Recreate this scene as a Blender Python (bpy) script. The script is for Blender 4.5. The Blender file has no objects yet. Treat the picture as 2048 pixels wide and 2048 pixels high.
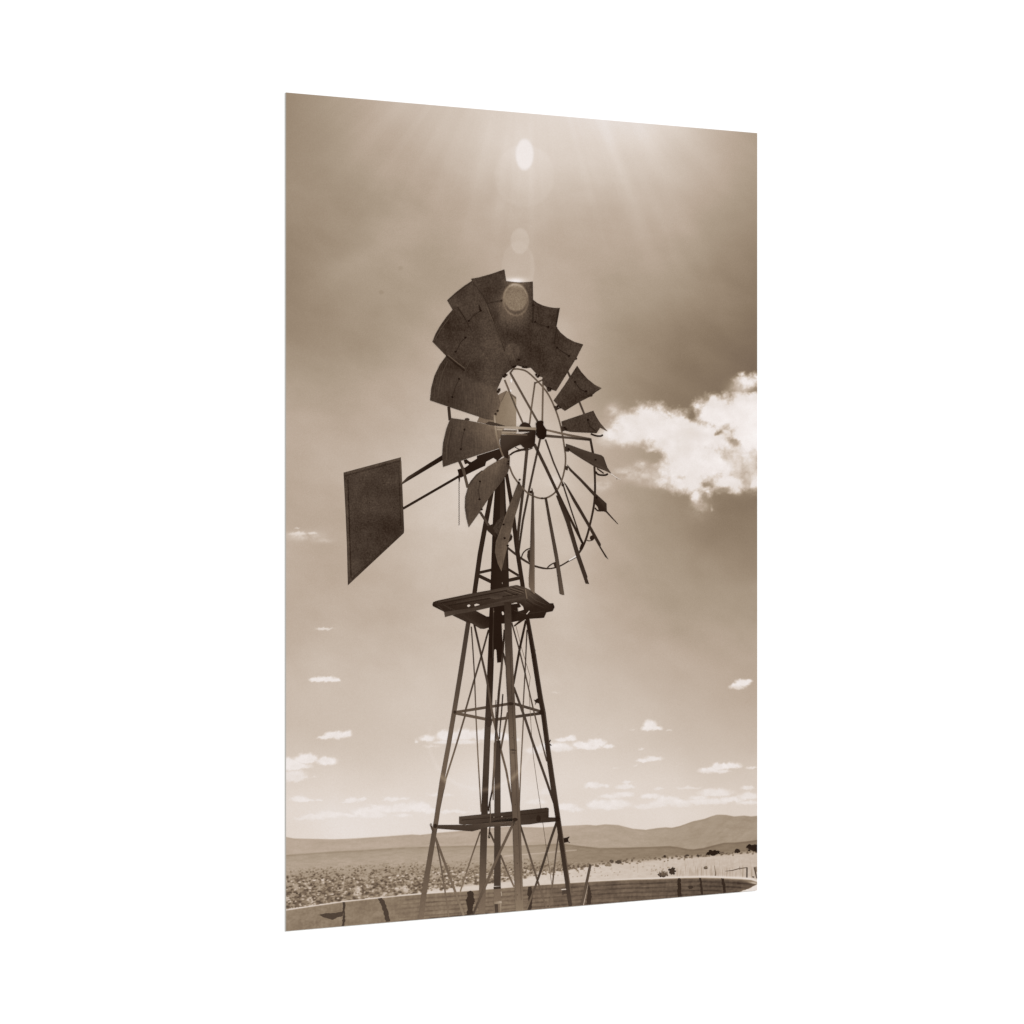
import bpy, math
import numpy as np
from mathutils import Vector

# ------------------------------------------------------------------ scene
scene = bpy.context.scene
col = scene.collection
LIGHT = 1.15                    # strength of the even white studio light
W, H = 0.60, 0.90               # the print, metres
TH = 0.0043                     # thickness of the rigid panel
F = 4748.6                      # focal length in traced pixels
CX, CZ, CD = -0.0244, 0.45, 2.685
ROT = math.atan2(0.27375, 0.53391)
c_, s_ = math.cos(ROT), math.sin(ROT)


def to_print(px, py):
    """traced photograph pixel -> (x, z) on the face of the print (numpy ok)"""
    a = (np.asarray(px, float) - 1024.0) / F
    s = (a * CD + CX) / (c_ - a * s_)
    d = CD + s * s_
    z = CZ + (1023.55 - np.asarray(py, float)) * d / F
    return s, z


def to_px(s, z):
    d = CD + s * s_
    return 1024 + F * (s * c_ - CX) / d, 1023.55 - (z - CZ) * F / d


def mx(px):      # metres per traced pixel across / up, near px
    x0, z0 = to_print(px, 1000); x1, z1 = to_print(px + 1, 1001)
    return float(x1 - x0), float(z0 - z1)


# ------------------------------------------------------------------ materials
def s2l(v):
    v = v / 255.0
    return v / 12.92 if v <= 0.04045 else ((v + 0.055) / 1.055) ** 2.4

SEPIA = [(0, 8, 4), (20, 33, 13), (40, 53, 31), (62, 75, 52), (85, 101, 71), (105, 123, 88), (120, 138, 100),
         (138, 156, 118), (155, 172, 136), (168, 186, 151), (182, 198, 167), (196, 210, 183), (212, 224, 202),
         (222, 231, 216), (230, 238, 226), (238, 245, 235), (255, 255, 253)]


def new_mat(name):
    m = bpy.data.materials.new(name); m.use_nodes = True
    nt = m.node_tree; nt.nodes.clear()
    out = nt.nodes.new('ShaderNodeOutputMaterial')
    b = nt.nodes.new('ShaderNodeBsdfPrincipled')
    b.inputs['Roughness'].default_value = 0.9
    b.inputs['Specular IOR Level'].default_value = 0.0
    nt.links.new(b.outputs[0], out.inputs[0])
    return m, nt, b


def sepia_ramp(nt, sock):
    r = nt.nodes.new('ShaderNodeValToRGB')
    e = r.color_ramp.elements
    while len(e) < len(SEPIA): e.new(0.5)
    for i, (g, rr, bb) in enumerate(SEPIA):
        e[i].position = g / 255.0
    for i, (g, rr, bb) in enumerate(SEPIA):
        e[i].color = (s2l(rr) / LIGHT, s2l(g) / LIGHT, s2l(bb) / LIGHT, 1)
    nt.links.new(sock, r.inputs[0])
    return r.outputs[0]


def mth(nt, op, a, b=None, c=None, clamp=False):
    n = nt.nodes.new('ShaderNodeMath'); n.operation = op; n.use_clamp = clamp
    for i, v in enumerate((a, b, c)):
        if v is None: continue
        if isinstance(v, (int, float)): n.inputs[i].default_value = v
        else: nt.links.new(v, n.inputs[i])
    return n.outputs[0]


def noise(nt, vec, scale, detail=3, rough=0.55):
    n = nt.nodes.new('ShaderNodeTexNoise'); n.inputs['Scale'].default_value = scale
    n.inputs['Detail'].default_value = detail; n.inputs['Roughness'].default_value = rough
    nt.links.new(vec, n.inputs['Vector'])
    return mth(nt, 'SUBTRACT', n.outputs[0], 0.5)


def ellipse(nt, X, Z, px, py, rx, ry, soft, ring=None):
    x, z = to_print(px, py); kx, kz = mx(px)
    dx = mth(nt, 'DIVIDE', mth(nt, 'SUBTRACT', X, float(x)), rx * kx)
    dz = mth(nt, 'DIVIDE', mth(nt, 'SUBTRACT', Z, float(z)), ry * kz)
    r = mth(nt, 'SQRT', mth(nt, 'ADD', mth(nt, 'MULTIPLY', dx, dx), mth(nt, 'MULTIPLY', dz, dz)))
    if ring:
        a = mth(nt, 'ABSOLUTE', mth(nt, 'SUBTRACT', r, 1.0))
        return mth(nt, 'SUBTRACT', 1.0, mth(nt, 'DIVIDE', a, ring), clamp=True)
    return mth(nt, 'DIVIDE', mth(nt, 'SUBTRACT', 1.0 + soft, r), 2 * soft, clamp=True)


def ink_material(name, speck, grain, stripes=0.0, flare=True):
    m, nt, b = new_mat(name)
    at = nt.nodes.new('ShaderNodeAttribute'); at.attribute_name = 'tone'
    tc = nt.nodes.new('ShaderNodeTexCoord'); sep = nt.nodes.new('ShaderNodeSeparateXYZ')
    obj = tc.outputs['Object']
    nt.links.new(obj, sep.inputs[0]); X, Z = sep.outputs[0], sep.outputs[2]
    t = at.outputs['Fac']
    if speck:
        t = mth(nt, 'ADD', t, mth(nt, 'MULTIPLY', noise(nt, obj, 520, 4, 0.85), speck * 1.25))
        t = mth(nt, 'ADD', t, mth(nt, 'MULTIPLY', noise(nt, obj, 45, 3, 0.6), speck * 0.7))
    if stripes:
        mp = nt.nodes.new('ShaderNodeMapping'); mp.inputs['Scale'].default_value = (900, 1, 60)
        nt.links.new(obj, mp.inputs[0])
        t = mth(nt, 'ADD', t, mth(nt, 'MULTIPLY', noise(nt, mp.outputs[0], 1, 2), stripes))
    t = mth(nt, 'ADD', t, mth(nt, 'MULTIPLY', noise(nt, obj, 1300, 1), grain))
    if flare:     # the lens ghosts the photographer's print carries over the dark metal
        for (px, py, rx, ry, soft, amp, ring) in [
                (1031, 594, 24, 28, 0.08, 0.155, None), (1031, 600, 25, 31, 0.1, 0.11, 0.12),
                (1029, 622, 29, 40, 0.30, 0.075, None), (1031, 596, 36, 44, 0.40, 0.06, None),
                (1024, 703, 15, 18, 0.12, 0.06, None), (1034, 566, 22, 9, 0.5, 0.10, None),
                (960, 1478, 106, 103, 0.1, 0.13, 0.075), (960, 1500, 110, 90, 0.4, 0.02, None),
                (1000, 850, 60, 60, 0.8, 0.06, None)]:
            k = ellipse(nt, X, Z, px, py, rx, ry, soft, ring)
            if rx == 106:      # only the lower half of this ghost shows
                k = mth(nt, 'MULTIPLY', k, mth(nt, 'MULTIPLY', mth(nt, 'SUBTRACT', float(to_print(960, 1490)[1]), Z), 60.0, clamp=True))
            t = mth(nt, 'ADD', t, mth(nt, 'MULTIPLY', k, amp))
    nt.links.new(sepia_ramp(nt, t), b.inputs['Base Color'])
    return m


def plain_material(name, rgb, var=0.02):
    m, nt, b = new_mat(name)
    tc = nt.nodes.new('ShaderNodeTexCoord')
    n = nt.nodes.new('ShaderNodeTexNoise'); n.inputs['Scale'].default_value = 60
    nt.links.new(tc.outputs['Object'], n.inputs['Vector'])
    mr = nt.nodes.new('ShaderNodeMix'); mr.data_type = 'RGBA'
    mr.inputs['A'].default_value = tuple(v * (1 - var) for v in rgb) + (1,)
    mr.inputs['B'].default_value = tuple(min(1, v * (1 + var)) for v in rgb) + (1,)
    nt.links.new(n.outputs[0], mr.inputs['Factor'])
    nt.links.new(mr.outputs['Result'], b.inputs['Base Color'])
    return m

INK_SKY = ink_material('print_ink_sky', 0.0, 0.085, flare=False)
INK_LAND = ink_material('print_ink_land', 0.0, 0.06, flare=False)
INK_METAL = ink_material('print_ink_sheet_metal', 0.27, 0.12)
INK_STRIPE = ink_material('print_ink_streaked_metal', 0.18, 0.09, stripes=0.13)
INK_BEAM = ink_material('print_ink_beams', 0.07, 0.06)
INK_DARK = ink_material('print_ink_dark_iron', 0.02, 0.03)
EDGE = plain_material('shaded_cut_panel_edge', tuple(s2l(v) / LIGHT for v in (183, 181, 176)))  # cut edge grey with the side face's shade put into the colour
LIP = plain_material('white_backing', tuple(s2l(v) / LIGHT for v in (216, 214, 211)))
WALL = plain_material('white_backdrop', (0.95, 0.95, 0.95), 0.005)

# ------------------------------------------------------------------ the thing
root = bpy.data.objects.new('art_print', None); col.objects.link(root)
root.rotation_euler = (0, 0, ROT)
root['label'] = 'tall sepia photo print of a farm windmill on a thin rigid panel against plain white'
root['category'] = 'photo print'


def link(name, me, mat, parent):
    o = bpy.data.objects.new(name, me); col.objects.link(o)
    if parent is not None: o.parent = parent
    me.materials.append(mat)
    return o


def box(name, x0, x1, y0, y1, z0, z1, mat, parent):
    v = [(x, y, z) for x in (x0, x1) for y in (y0, y1) for z in (z0, z1)]
    f = [(0, 1, 3, 2), (4, 6, 7, 5), (0, 4, 5, 1), (2, 3, 7, 6), (0, 2, 6, 4), (1, 5, 7, 3)]
    me = bpy.data.meshes.new(name); me.from_pydata(v, [], f); me.update()
    return link(name, me, mat, parent)

box('panel', -W / 2, W / 2, 0.0, TH - 0.0006, 0.0, H, EDGE, root)
box('backing_board', -W / 2, W / 2, TH - 0.0006, TH, -0.0014, H - 0.0004, LIP, root)

# ------------------------------------------------------------------ noise
def _h(ix, iy, seed):
    n = (ix.astype(np.int64) * 374761393 + iy.astype(np.int64) * 668265263 + seed * 1442695041) & 0xffffffff
    n = ((n ^ (n >> 13)) * 1274126177) & 0xffffffff
    return ((n ^ (n >> 16)) & 0xffff) / 65535.0


def vn(x, y, seed):
    ix, iy = np.floor(x), np.floor(y); fx, fy = x - ix, y - iy
    fx = fx * fx * fx * (fx * (fx * 6 - 15) + 10); fy = fy * fy * fy * (fy * (fy * 6 - 15) + 10)
    a, b = _h(ix, iy, seed), _h(ix + 1, iy, seed); c, d = _h(ix, iy + 1, seed), _h(ix + 1, iy + 1, seed)
    return (a + (b - a) * fx) * (1 - fy) + (c + (d - c) * fx) * fy


def fbm(x, y, seed, o=4, g=0.5):
    t, a, n = 0, 1, 0
    for k in range(o):
        t = t + a * (vn(x * 2 ** k + 17.3 * k, y * 2 ** k + 9.1 * k, seed + k) - 0.5); n += a; a *= g
    return t / n


def sst(a, b, x):
    t = np.clip((x - a) / (b - a), 0, 1); return t * t * (3 - 2 * t)

# ------------------------------------------------------------------ raster of ink tones
NX, NZ = 720, 1220
gs = np.linspace(-W / 2, W / 2, NX + 1); gz = np.linspace(0, H, NZ + 1)
S, Z = np.meshgrid(gs, gz)
PX, PY = to_px(S, Z)

cx = np.array([572, 680, 790, 900, 1010, 1120, 1230, 1340, 1430, 1514.])
rows = [
 (185, [136,156,178,200,214,221,224,214,186,156]),
 (250, [138,154,172,190,207,216,219,209,184,156]),
 (320, [140,152,166,181,196,203,203,192,176,158]),
 (400, [138,147,158,169,181,183,180,173,162,148]),
 (480, [133,145,159,164,172,168,165,162,150,136]),
 (540, [132,150,158,160,170,166,160,158,144,130]),
 (600,[138,150,153,162,176,170,158,146,136,126]),
 (660,[144,146,154,168,184,176,150,134,122,113]),
 (720,[152,152,160,175,186,178,149,126,115,110]),
 (780,[160,162,168,180,190,176,148,123,114,112]),
 (840, [164,164,174,187,196,182,158,128,120,116]),
 (900, [168,171,180,191,198,188,166,146,130,120]),
 (960, [168,174,187,196,198,190,168,144,124,116]),
 (1020,[168,170,181,194,196,190,166,141,125,120]),
 (1080,[176,169,180,191,194,192,166,144,130,126]),
 (1140,[177,172,178,188,191,189,168,154,145,138]),
 (1200,[174,176,176,184,188,186,170,158,154,148]),
 (1260,[176,182,180,184,190,186,174,165,159,154]),
 (1320,[184,188,188,191,195,190,181,174,168,163]),
 (1400,[187,191,195,198,200,196,189,183,177,170]),
 (1480,[191,194,198,202,206,203,197,192,187,182]),
 (1560,[203,205,208,212,214,212,207,204,201,198]),
 (1620,[214,215,215,216,216,214,211,209,207,205]),
 (1700,[217,218,218,219,220,218,215,212,210,208])]
ry_ = np.array([r[0] for r in rows], float); gv = np.array([r[1] for r in rows], float)


def catmull(y, x, xs):
    """smooth interpolation of rows y (n, m) at xs; x uneven knots"""
    m = np.gradient(y, x, axis=0)
    i = np.clip(np.searchsorted(x, xs) - 1, 0, len(x) - 2)
    h = (x[i + 1] - x[i]); t = np.clip((xs - x[i]) / h, 0, 1)
    t2, t3 = t * t, t ** 3
    sh = (slice(None),) + (None,) * (y.ndim - 1)
    return ((2 * t3 - 3 * t2 + 1)[sh] * y[i] + ((t3 - 2 * t2 + t) * h)[sh] * m[i]
            + (-2 * t3 + 3 * t2)[sh] * y[i + 1] + ((t3 - t2) * h)[sh] * m[i + 1])

ys = np.arange(180, 1880, 4.0); xs = np.arange(566, 1522, 4.0)
fine = catmull(gv, ry_, ys); fine = catmull(fine.T, cx, xs).T


def bil(A, X, Y):
    fx = np.clip((X - 566) / 4, 0, A.shape[1] - 1.001); fy = np.clip((Y - 180) / 4, 0, A.shape[0] - 1.001)
    ix, iy = fx.astype(int), fy.astype(int); u, v = fx - ix, fy - iy
    return (A[iy, ix] * (1 - u) + A[iy, ix + 1] * u) * (1 - v) + (A[iy + 1, ix] * (1 - u) + A[iy + 1, ix + 1] * u) * v

T = bil(fine, PX, PY)
T += 13 * fbm(PX / 190 + PY / 400, PY / 140 - PX / 300, 5, 4) + 9 * fbm((PX + PY) / 75, (PY - PX * .6) / 45, 15, 4) * sst(190, 420, PY) * (1 - sst(1250, 1500, PY))          # soft overcast mottling

# soft dark-and-light veils in the print's sky
def gau(px, py, sx, sy, ang=0):
    a = math.radians(ang); dx, dy = PX - px, PY - py
    u = dx * math.cos(a) + dy * math.sin(a); v = -dx * math.sin(a) + dy * math.cos(a)
    return np.exp(-0.5 * ((u / sx) ** 2 + (v / sy) ** 2))

def streak(x0, y0, x1, y1, w0, w1, amp):
    L = math.hypot(x1 - x0, y1 - y0); ux, uy = (x1 - x0) / L, (y1 - y0) / L
    u = ((PX - x0) * ux + (PY - y0) * uy) / L; v = (PX - x0) * -uy + (PY - y0) * ux
    w = w0 + (w1 - w0) * np.clip(u, 0, 1)
    return amp * np.exp(-0.5 * (v / w) ** 2) * sst(-0.1, 0.1, u) * (1 - sst(0.4, 1.15, u))

for a in [(1196, 210, 1330, 600, 8, 12, 5.5), (1262, 230, 1500, 700, 12, 17, 5), (1225, 220, 1440, 700, 8, 12, 2.5),
          (820, 190, 640, 370, 16, 20, 5.5), (985, 230, 920, 540, 12, 16, 4), (1010, 230, 985, 560, 7, 8, 1.5),
          (1062, 230, 1062, 560, 5, 5, 3), (1040, 230, 1030, 560, 9, 9, 2), (1330, 220, 1530, 480, 14, 18, 2.5)]:
    T += streak(*a)
th = np.arctan2(PX - 1055, PY + 70); rr = np.hypot(PX - 1055, PY + 70)
fan = np.clip(vn(th * 26 + 3, th * 0, 501) - .45, 0, 1) * 1.6 + np.clip(vn(th * 60, th * 0, 503) - .5, 0, 1) * .9 - .22
T += 2.6 * fan * sst(250, 330, rr) * (1 - sst(380, 780, rr))
T -= 5 * gau(1500, 560, 90, 40) + 6 * gau(590, 640, 60, 50) + 5 * gau(730, 690, 50, 40)
T += 6 * gau(720, 520, 80, 16, -30)
# pale veil edge left
e = PY - (818 + 0.0018 * np.clip(PX - 600, 0, 400) ** 2)
T += 5 * sst(-8, 14, e) * (1 - sst(60, 170, e)) * (PX < 760) * (1 - sst(640, 740, PX))
for (px, py, r, d) in [(801, 536, 5, -7), (762, 585, 5, -9)]:
    T += d * (1 - sst(0.6, 1.2, np.hypot(PX - px, PY - py) / r))

def ell(px, py, rx, ry, soft=0.08):
    r = np.hypot((PX - px) / rx, (PY - py) / ry); return 1 - sst(1 - soft, 1 + soft, r)
T += 4 * ell(1049, 352, 60, 62, 0.06)
T += 7 * gau(1049, 309, 30, 44)
k = ell(1049, 309, 17.5, 31, 0.17); T = T * (1 - k) + 232 * k
T += 10 * ell(1039.5, 482, 18.5, 25.5, 0.10)
T += 4 * ell(1036, 535, 33, 52, 0.06) + 4 * ell(1036, 535, 33, 52, 0.06) * sst(1055, 1068, PX)
k = gau(1031, 562, 14, 4.5); T = T * (1 - k) + 236 * k
r = np.hypot((PX - 960) / 106, (PY - 1478) / 103)
T += 3.5 * np.exp(-((r - 0.97) / 0.035) ** 2) * sst(1400, 1500, PY)

# ---- clouds: (x, y, rx, ry, strength); traced from crops, origin + scale
def C(ox, oy, s, lst): return [(ox + a / s, oy + b / s, c / s, d / s, e) for a, b, c, d, e in lst]

clouds = []      # each: list of lobes, alpha max, noise scale px, sign gaps
BIG = C(1190, 720, 5.8545, [
    (640, 760, 330, 215, 1), (420, 860, 230, 140, .95), (300, 790, 120, 90, .7), (420, 730, 190, 140, .9), (600, 620, 170, 90, .8), (900, 830, 330, 230, 1), (1000, 1020, 330, 300, 1), (1150, 1200, 400, 260, 1),
    (1130, 1420, 300, 150, .9), (1180, 1590, 75, 115, .7), (1330, 1560, 60, 80, .5), (1370, 1760, 30, 60, .3),
    (1450, 620, 280, 190, 1), (1380, 500, 90, 95, .8), (1190, 560, 90, 75, .6), (1750, 620, 320, 250, 1.05),
    (1850, 800, 280, 330, 1.05), (1850, 470, 120, 120, .9), (1790, 250, 170, 90, .7), (1720, 190, 50, 50, .6), (1900, 180, 80, 60, .6), (1290, 900, 330, 180, .95), (1530, 980, 180, 120, .7),
    (1590, 1420, 270, 130, .9), (1640, 1490, 120, 70, .75), (1860, 1400, 120, 160, .7), (1560, 1300, 160, 120, .75), (1480, 1250, 200, 160, .8), (1750, 1120, 200, 120, .55),
    (210, 870, 150, 80, .75), (680, 1060, 110, 60, .6), (820, 1430, 180, 80, .6), (860, 620, 80, 50, .6), (1030, 660, 70, 50, .6)])
GAP = C(1190, 720, 5.8545, [(1430, 860, 60, 35, .75), (1610, 960, 75, 42, .7), (1690, 1350, 120, 50, .5), (1300, 1450, 80, 40, .7),
    (640, 1130, 160, 60, .9), (1640, 1200, 80, 50, .2), (1140, 660, 60, 50, .5), (1000, 980, 60, 40, .15), (1010, 1370, 40, 30, .35), (1800, 345, 160, 22, .5), (1760,1400,60,60,.6), (1500, 1500, 90, 40, .4)])
alpha_all = np.zeros_like(T); cid = np.full(T.shape, -1, np.int32)


def cloud(lobes, gaps, idx, nscale, warp, amax, tone=236, edge=0.30, thr=0.62):
    global T
    x0 = min(l[0] - l[2] * 1.6 for l in lobes) - 6; x1 = max(l[0] + l[2] * 1.6 for l in lobes) + 6
    y0 = min(l[1] - l[3] * 1.9 for l in lobes) - 6; y1 = max(l[1] + l[3] * 1.9 for l in lobes) + 6
    M = (PX > x0) & (PX < x1) & (PY > y0) & (PY < y1)
    if not M.any(): return
    X, Y = PX[M], PY[M]
    wx = fbm(X / nscale, Y / nscale, 40 + idx, 5, 0.62) * warp; wy = fbm(X / nscale + 31, Y / nscale + 7, 77 + idx, 5, 0.62) * warp
    Xw, Yw = X + wx, Y + wy
    d = np.zeros_like(X)
    for (a, b, rx, ry, s) in lobes:
        dy = Yw - b
        if idx > 0: dy = np.where(dy > 0, dy * 1.5, dy)
        r = np.hypot((Xw - a) / rx, dy / ry)
        d = np.maximum(d, s * (1.55 - r) / 1.0 * (r < 1.55))
    for (a, b, rx, ry, s) in gaps:
        r = np.hypot((Xw - a) / rx, (Yw - b) / ry); d = d - s * np.exp(-r * r)
    d = d + (0.65 if idx == 0 else 0.4) * fbm(X / nscale * 1.3, Y / nscale * 1.3, 90 + idx, 5, 0.68)
    al = sst(thr - edge, thr + edge, d) * amax
    tn = tone + 14 * fbm(X / (nscale * 1.3), Y / (nscale * 1.3), 12, 4) - (6 if idx == 0 else 3) * sst(0.2, 1.0, 1.2 - d)
    if idx == 0:
        tn = tn + 12 * fbm(X / 30, Y / 24, 19, 4, .6) + 26 * fbm(X / 60, Y / 50, 29, 3, .6) - 8 * sst(900, 990, Y) + 6 * sst(1480, 1515, X) + 4
    if idx > 0:      # shaded, melting undersides
        yc = sum(l[1] for l in lobes) / len(lobes); hh = max(l[3] for l in lobes); al = al * (1 - .35 * sst(0, hh * 1.1, Y - yc))
    tt = T[M]; T[M] = tt * (1 - al) + tn * al
    ca = alpha_all[M]; take = al > np.maximum(0.28, ca)
    cc = cid[M]; cc[take] = idx; cid[M] = cc; alpha_all[M] = np.maximum(ca, al)

# faint wisps first (they stay part of the sky)
def wisp(px, py, rx, ry, amp, ang=0, sc=14):
    global T
    g = gau(px, py, rx, ry, ang); n = fbm(PX / sc, PY / (sc * .7), 301, 5, .65)
    k = np.clip(g * (0.75 + 1.9 * n) * amp, 0, 0.9); T = T * (1 - k) + 232 * k
M1 = [(1202, 970, 14, 8, .5), (1110, 961, 16, 9, .35), (606, 1072, 26, 7, .45), (1262, 946, 26, 9, .55), (1282, 928, 8, 5, .7),
      (1227, 822, 10, 10, .6), (1300, 955, 22, 12, .35), (1245, 865, 30, 14, .4), (1210, 880, 14, 8, .45), (1490, 905, 30, 22, .35),
      (930, 1050, 60, 14, .12), (960, 955, 30, 10, .25), (1090, 1360, 30, 14, .1), (650, 1082, 10, 3, .3), (1400, 1010, 14, 16, .35)]
for a in M1: wisp(a[0], a[1], a[2], a[3], a[4])
def veil(px, py, rx, ry, amp, tone, ang=0, sc=16):
    global T
    k = np.clip(gau(px, py, rx, ry, ang) * amp * (1 + 1.6 * fbm(PX / sc, PY / sc, 331, 5, .6)), 0, .95); T = T * (1 - k) + tone * k
for a in C(1190, 720, 5.8545, [(1680, 1180, 190, 170, .75), (1790, 1330, 120, 120, .55), (1760, 350, 120, 60, .5), (1700, 300, 90, 60, .35), (860, 1360, 160, 90, .45), (640, 1330, 120, 60, .25), (250, 930, 120, 60, .4), (1500, 1380, 160, 80, .5)]):
    veil(a[0], a[1], a[2], a[3], a[4], 216)
cloud(BIG, GAP, 0, 17, 14, 0.96, 229, 0.38, 0.52)
small = []
A = lambda l: C(560, 1040, 3.22, l); Bc = lambda l: C(1060, 900, 2.542, l); Cc = lambda l: C(830, 1400, 6.0375, l)
small += [(A([(120, 92, 60, 16, .75), (210, 90, 35, 12, .7), (110, 55, 20, 8, .5)]), .6), (A([(285, 700, 60, 11, .8)]), .6),
    (A([(240, 1030, 50, 20, 1), (300, 1030, 70, 20, 1), (360, 1035, 35, 13, .9)]), .85),
    (A([(290, 1405, 50, 14, .9), (360, 1392, 70, 28, 1), (430, 1382, 32, 26, 1)]), .88),
    (A([(170, 1545, 80, 38, 1), (300, 1555, 65, 30, 1), (60, 1580, 90, 45, 1), (120, 1590, 80, 22, .9), (80, 1655, 90, 42, 1), (150, 1660, 40, 14, .8), (215, 1655, 18, 8, .5)]), .95),
    (A([(125, 1800, 60, 22, 1), (180, 1808, 40, 10, .8), (245, 1806, 28, 8, .7)]), .7),
    (A([(465, 1808, 45, 18, 1), (430, 1818, 35, 8, .8), (530, 1798, 40, 9, .7)]), .65),
    (A([(720, 1800, 50, 16, 1), (790, 1795, 45, 10, .8)]), .55), (A([(600, 1838, 35, 7, .8)]), .4),
    (A([(150, 1925, 60, 10, .8), (210, 1915, 70, 20, 1), (320, 1900, 80, 25, 1), (450, 1905, 50, 15, .8), (560, 1885, 90, 32, 1), (660, 1865, 80, 26, 1), (600, 1905, 90, 22, .9), (790, 1860, 80, 30, 1), (880, 1850, 70, 34, 1), (790, 1905, 60, 14, .7)]), .62),
    (Cc([(20, 500, 20, 25, .6), (150, 470, 90, 45, 1), (400, 440, 150, 70, 1), (600, 430, 150, 75, 1), (800, 430, 150, 75, 1), (1000, 450, 150, 65, .9), (1180, 480, 90, 40, .8), (500, 510, 300, 30, .9), (200, 560, 110, 25, .5)]), .75),
    (Cc([(290, 1150, 130, 26, .8), (400, 1140, 60, 14, .7)]), .4), (Cc([(60, 1310, 120, 60, 1), (180, 1340, 110, 35, .9), (450, 1350, 220, 26, .7)]), .6),
    (Cc([(1820, 490, 120, 45, 1)]), .0),
    (Bc([(1050, 1205, 34, 18, 1), (1080, 1187, 36, 22, 1), (1110, 1178, 22, 12, .9)]), .85),
    (Bc([(610, 1400, 34, 26, 1), (595, 1418, 30, 15, 1), (640, 1415, 30, 14, 1)]), .85), (Bc([(520, 1420, 16, 5, .7)]), .3), (Bc([(705, 1428, 20, 7, .7)]), .35),
    (Bc([(160, 1475, 30, 14, 1), (205, 1468, 28, 18, 1), (150, 1515, 65, 24, 1), (20, 1530, 40, 22, .9), (90, 1510, 40, 22, .9)]), .8),
    (Bc([(270, 1500, 55, 18, 1), (340, 1492, 45, 24, 1), (400, 1507, 30, 12, .9), (300, 1515, 60, 12, .9)]), .82),
    (Bc([(570, 1580, 30, 11, 1), (625, 1572, 45, 15, 1), (535, 1602, 16, 7, .7)]), .7), (Bc([(565, 1522, 18, 7, .8)]), .4), (Bc([(432, 1618, 18, 6, .7)]), .35),
    (Bc([(910, 1630, 50, 16, 1), (970, 1612, 50, 20, 1), (1030, 1608, 40, 18, 1), (960, 1635, 60, 9, .8)]), .8), (Bc([(1125, 1616, 28, 8, .9)]), .6),
    (Bc([(320, 1708, 38, 18, 1), (370, 1708, 32, 12, .9)]), .65), (Bc([(490, 1688, 26, 7, .9)]), .5), (Bc([(480, 1715, 45, 14, 1)]), .55),
    (Bc([(655, 1722, 28, 9, .9)]), .45), (Bc([(810, 1718, 60, 8, .9)]), .4), (Bc([(1105, 1720, 32, 12, 1)]), .6),
    (Bc([(410, 1762, 60, 12, .9), (470, 1752, 50, 15, 1)]), .6), (Bc([(350, 1805, 60, 24, 1), (440, 1802, 70, 24, 1), (390, 1820, 90, 14, .9)]), .62),
    (Bc([(610, 1762, 45, 16, 1), (700, 1785, 60, 24, 1), (590, 1815, 60, 16, .9), (650, 1805, 50, 18, .9), (760, 1800, 60, 22, .9), (940, 1745, 80, 22, 1), (860, 1768, 50, 14, .9), (900, 1790, 110, 20, .9), (1020, 1780, 70, 18, .9), (1110, 1762, 50, 22, 1), (1110, 1795, 60, 14, .8)]), .62),
    (Bc([(180, 1815, 50, 18, 1), (230, 1832, 40, 14, .9)]), .6), (Bc([(80, 1742, 40, 22, .8)]), .35), (Bc([(30, 1790, 50, 16, .9)]), .45), (Bc([(130, 1233, 30, 8, .6)]), .2)]
i = 1
for lobes, am in small:
    if am <= 0: continue
    cloud(lobes, [], i, 9, 8, min(.97, am + .13), 231, 0.36, 0.52); i += 1
NCL = i

# ---- land
def curve(pts):
    p = np.array(pts, float); return np.interp(PX, p[:, 0], p[:, 1])
sky = curve([(560,1673),(572,1674),(588,1677),(669,1678.6),(715,1676.6),(770,1673),(824,1669),(840,1670),(876,1665.6),(908,1663),(960,1658),(1013.6,1653.3),(1042,1654),(1084,1655),(1123,1652),(1175,1649.6),(1192,1651),(1210,1648.7),(1236,1650),(1265,1657.4),(1291,1659.7),(1312,1656.5),(1330.7,1654.7),(1343.3,1655.6),(1360.4,1651.8),(1385.4,1642.7),(1408,1638),(1423,1632.5),(1434,1629.4),(1451.4,1629.8),(1468.5,1633),(1488,1631.3),(1502.7,1633),(1520,1631)])
mid = curve([(560,1711),(572,1709.7),(669,1702.7),(731,1699.6),(785,1695.7),(847,1693.4),(934,1691),(1013,1692),(1084,1689),(1120,1687),(1139,1689),(1163,1692),(1200,1696),(1243,1695.5),(1320,1692.8),(1338,1692),(1355,1694),(1375,1698),(1386.5,1698.7),(1408,1695.6),(1425,1691),(1448,1685.4),(1471,1684.8),(1493.6,1682.5),(1520,1679)])
sand = curve([(560,1825),(572,1823),(760,1797),(850,1778),(940,1768),(1016,1760),(1060,1750),(1100,1738),(1130,1732),(1163,1728),(1200,1727),(1250,1722),(1300,1719),(1340,1713),(1400,1711),(1460,1706),(1520,1702)])
wall = curve([(560,1822),(572.4,1820.4),(622,1813),(687,1803.6),(754,1796.6),(793,1792.7),(847,1788),(925.6,1782.6),(1013.6,1775.6),(1084,1770),(1123,1767.6),(1178,1763.6),(1265,1759),(1300,1758.2),(1357,1755.8),(1402.5,1754.9),(1442,1755.8),(1482,1757.7),(1502.7,1759.6),(1514,1763.5),(1520,1767)])
scr = curve([(560,1748),(572,1745),(740,1734),(850,1728),(1016,1722),(1130,1724),(1163,1725),(1520,1725)])     # where the scrub gets coarse
g = np.interp(PX, [572, 820, 1040, 1250, 1330, 1420, 1514], [166, 166, 168, 158, 154, 146, 150])
hill = g + 17 * fbm(PX / 46, (PY - sky) / 8, 61, 5, .6) + 8 * fbm(PX / 5, PY / 2.5, 67, 3) + 13 * fbm(PX / 14 + PY / 16, PY / 14, 63, 3) * sst(1300, 1400, PX) - 5 * np.exp(-((PY - sky) / 2.0) ** 2)
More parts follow.
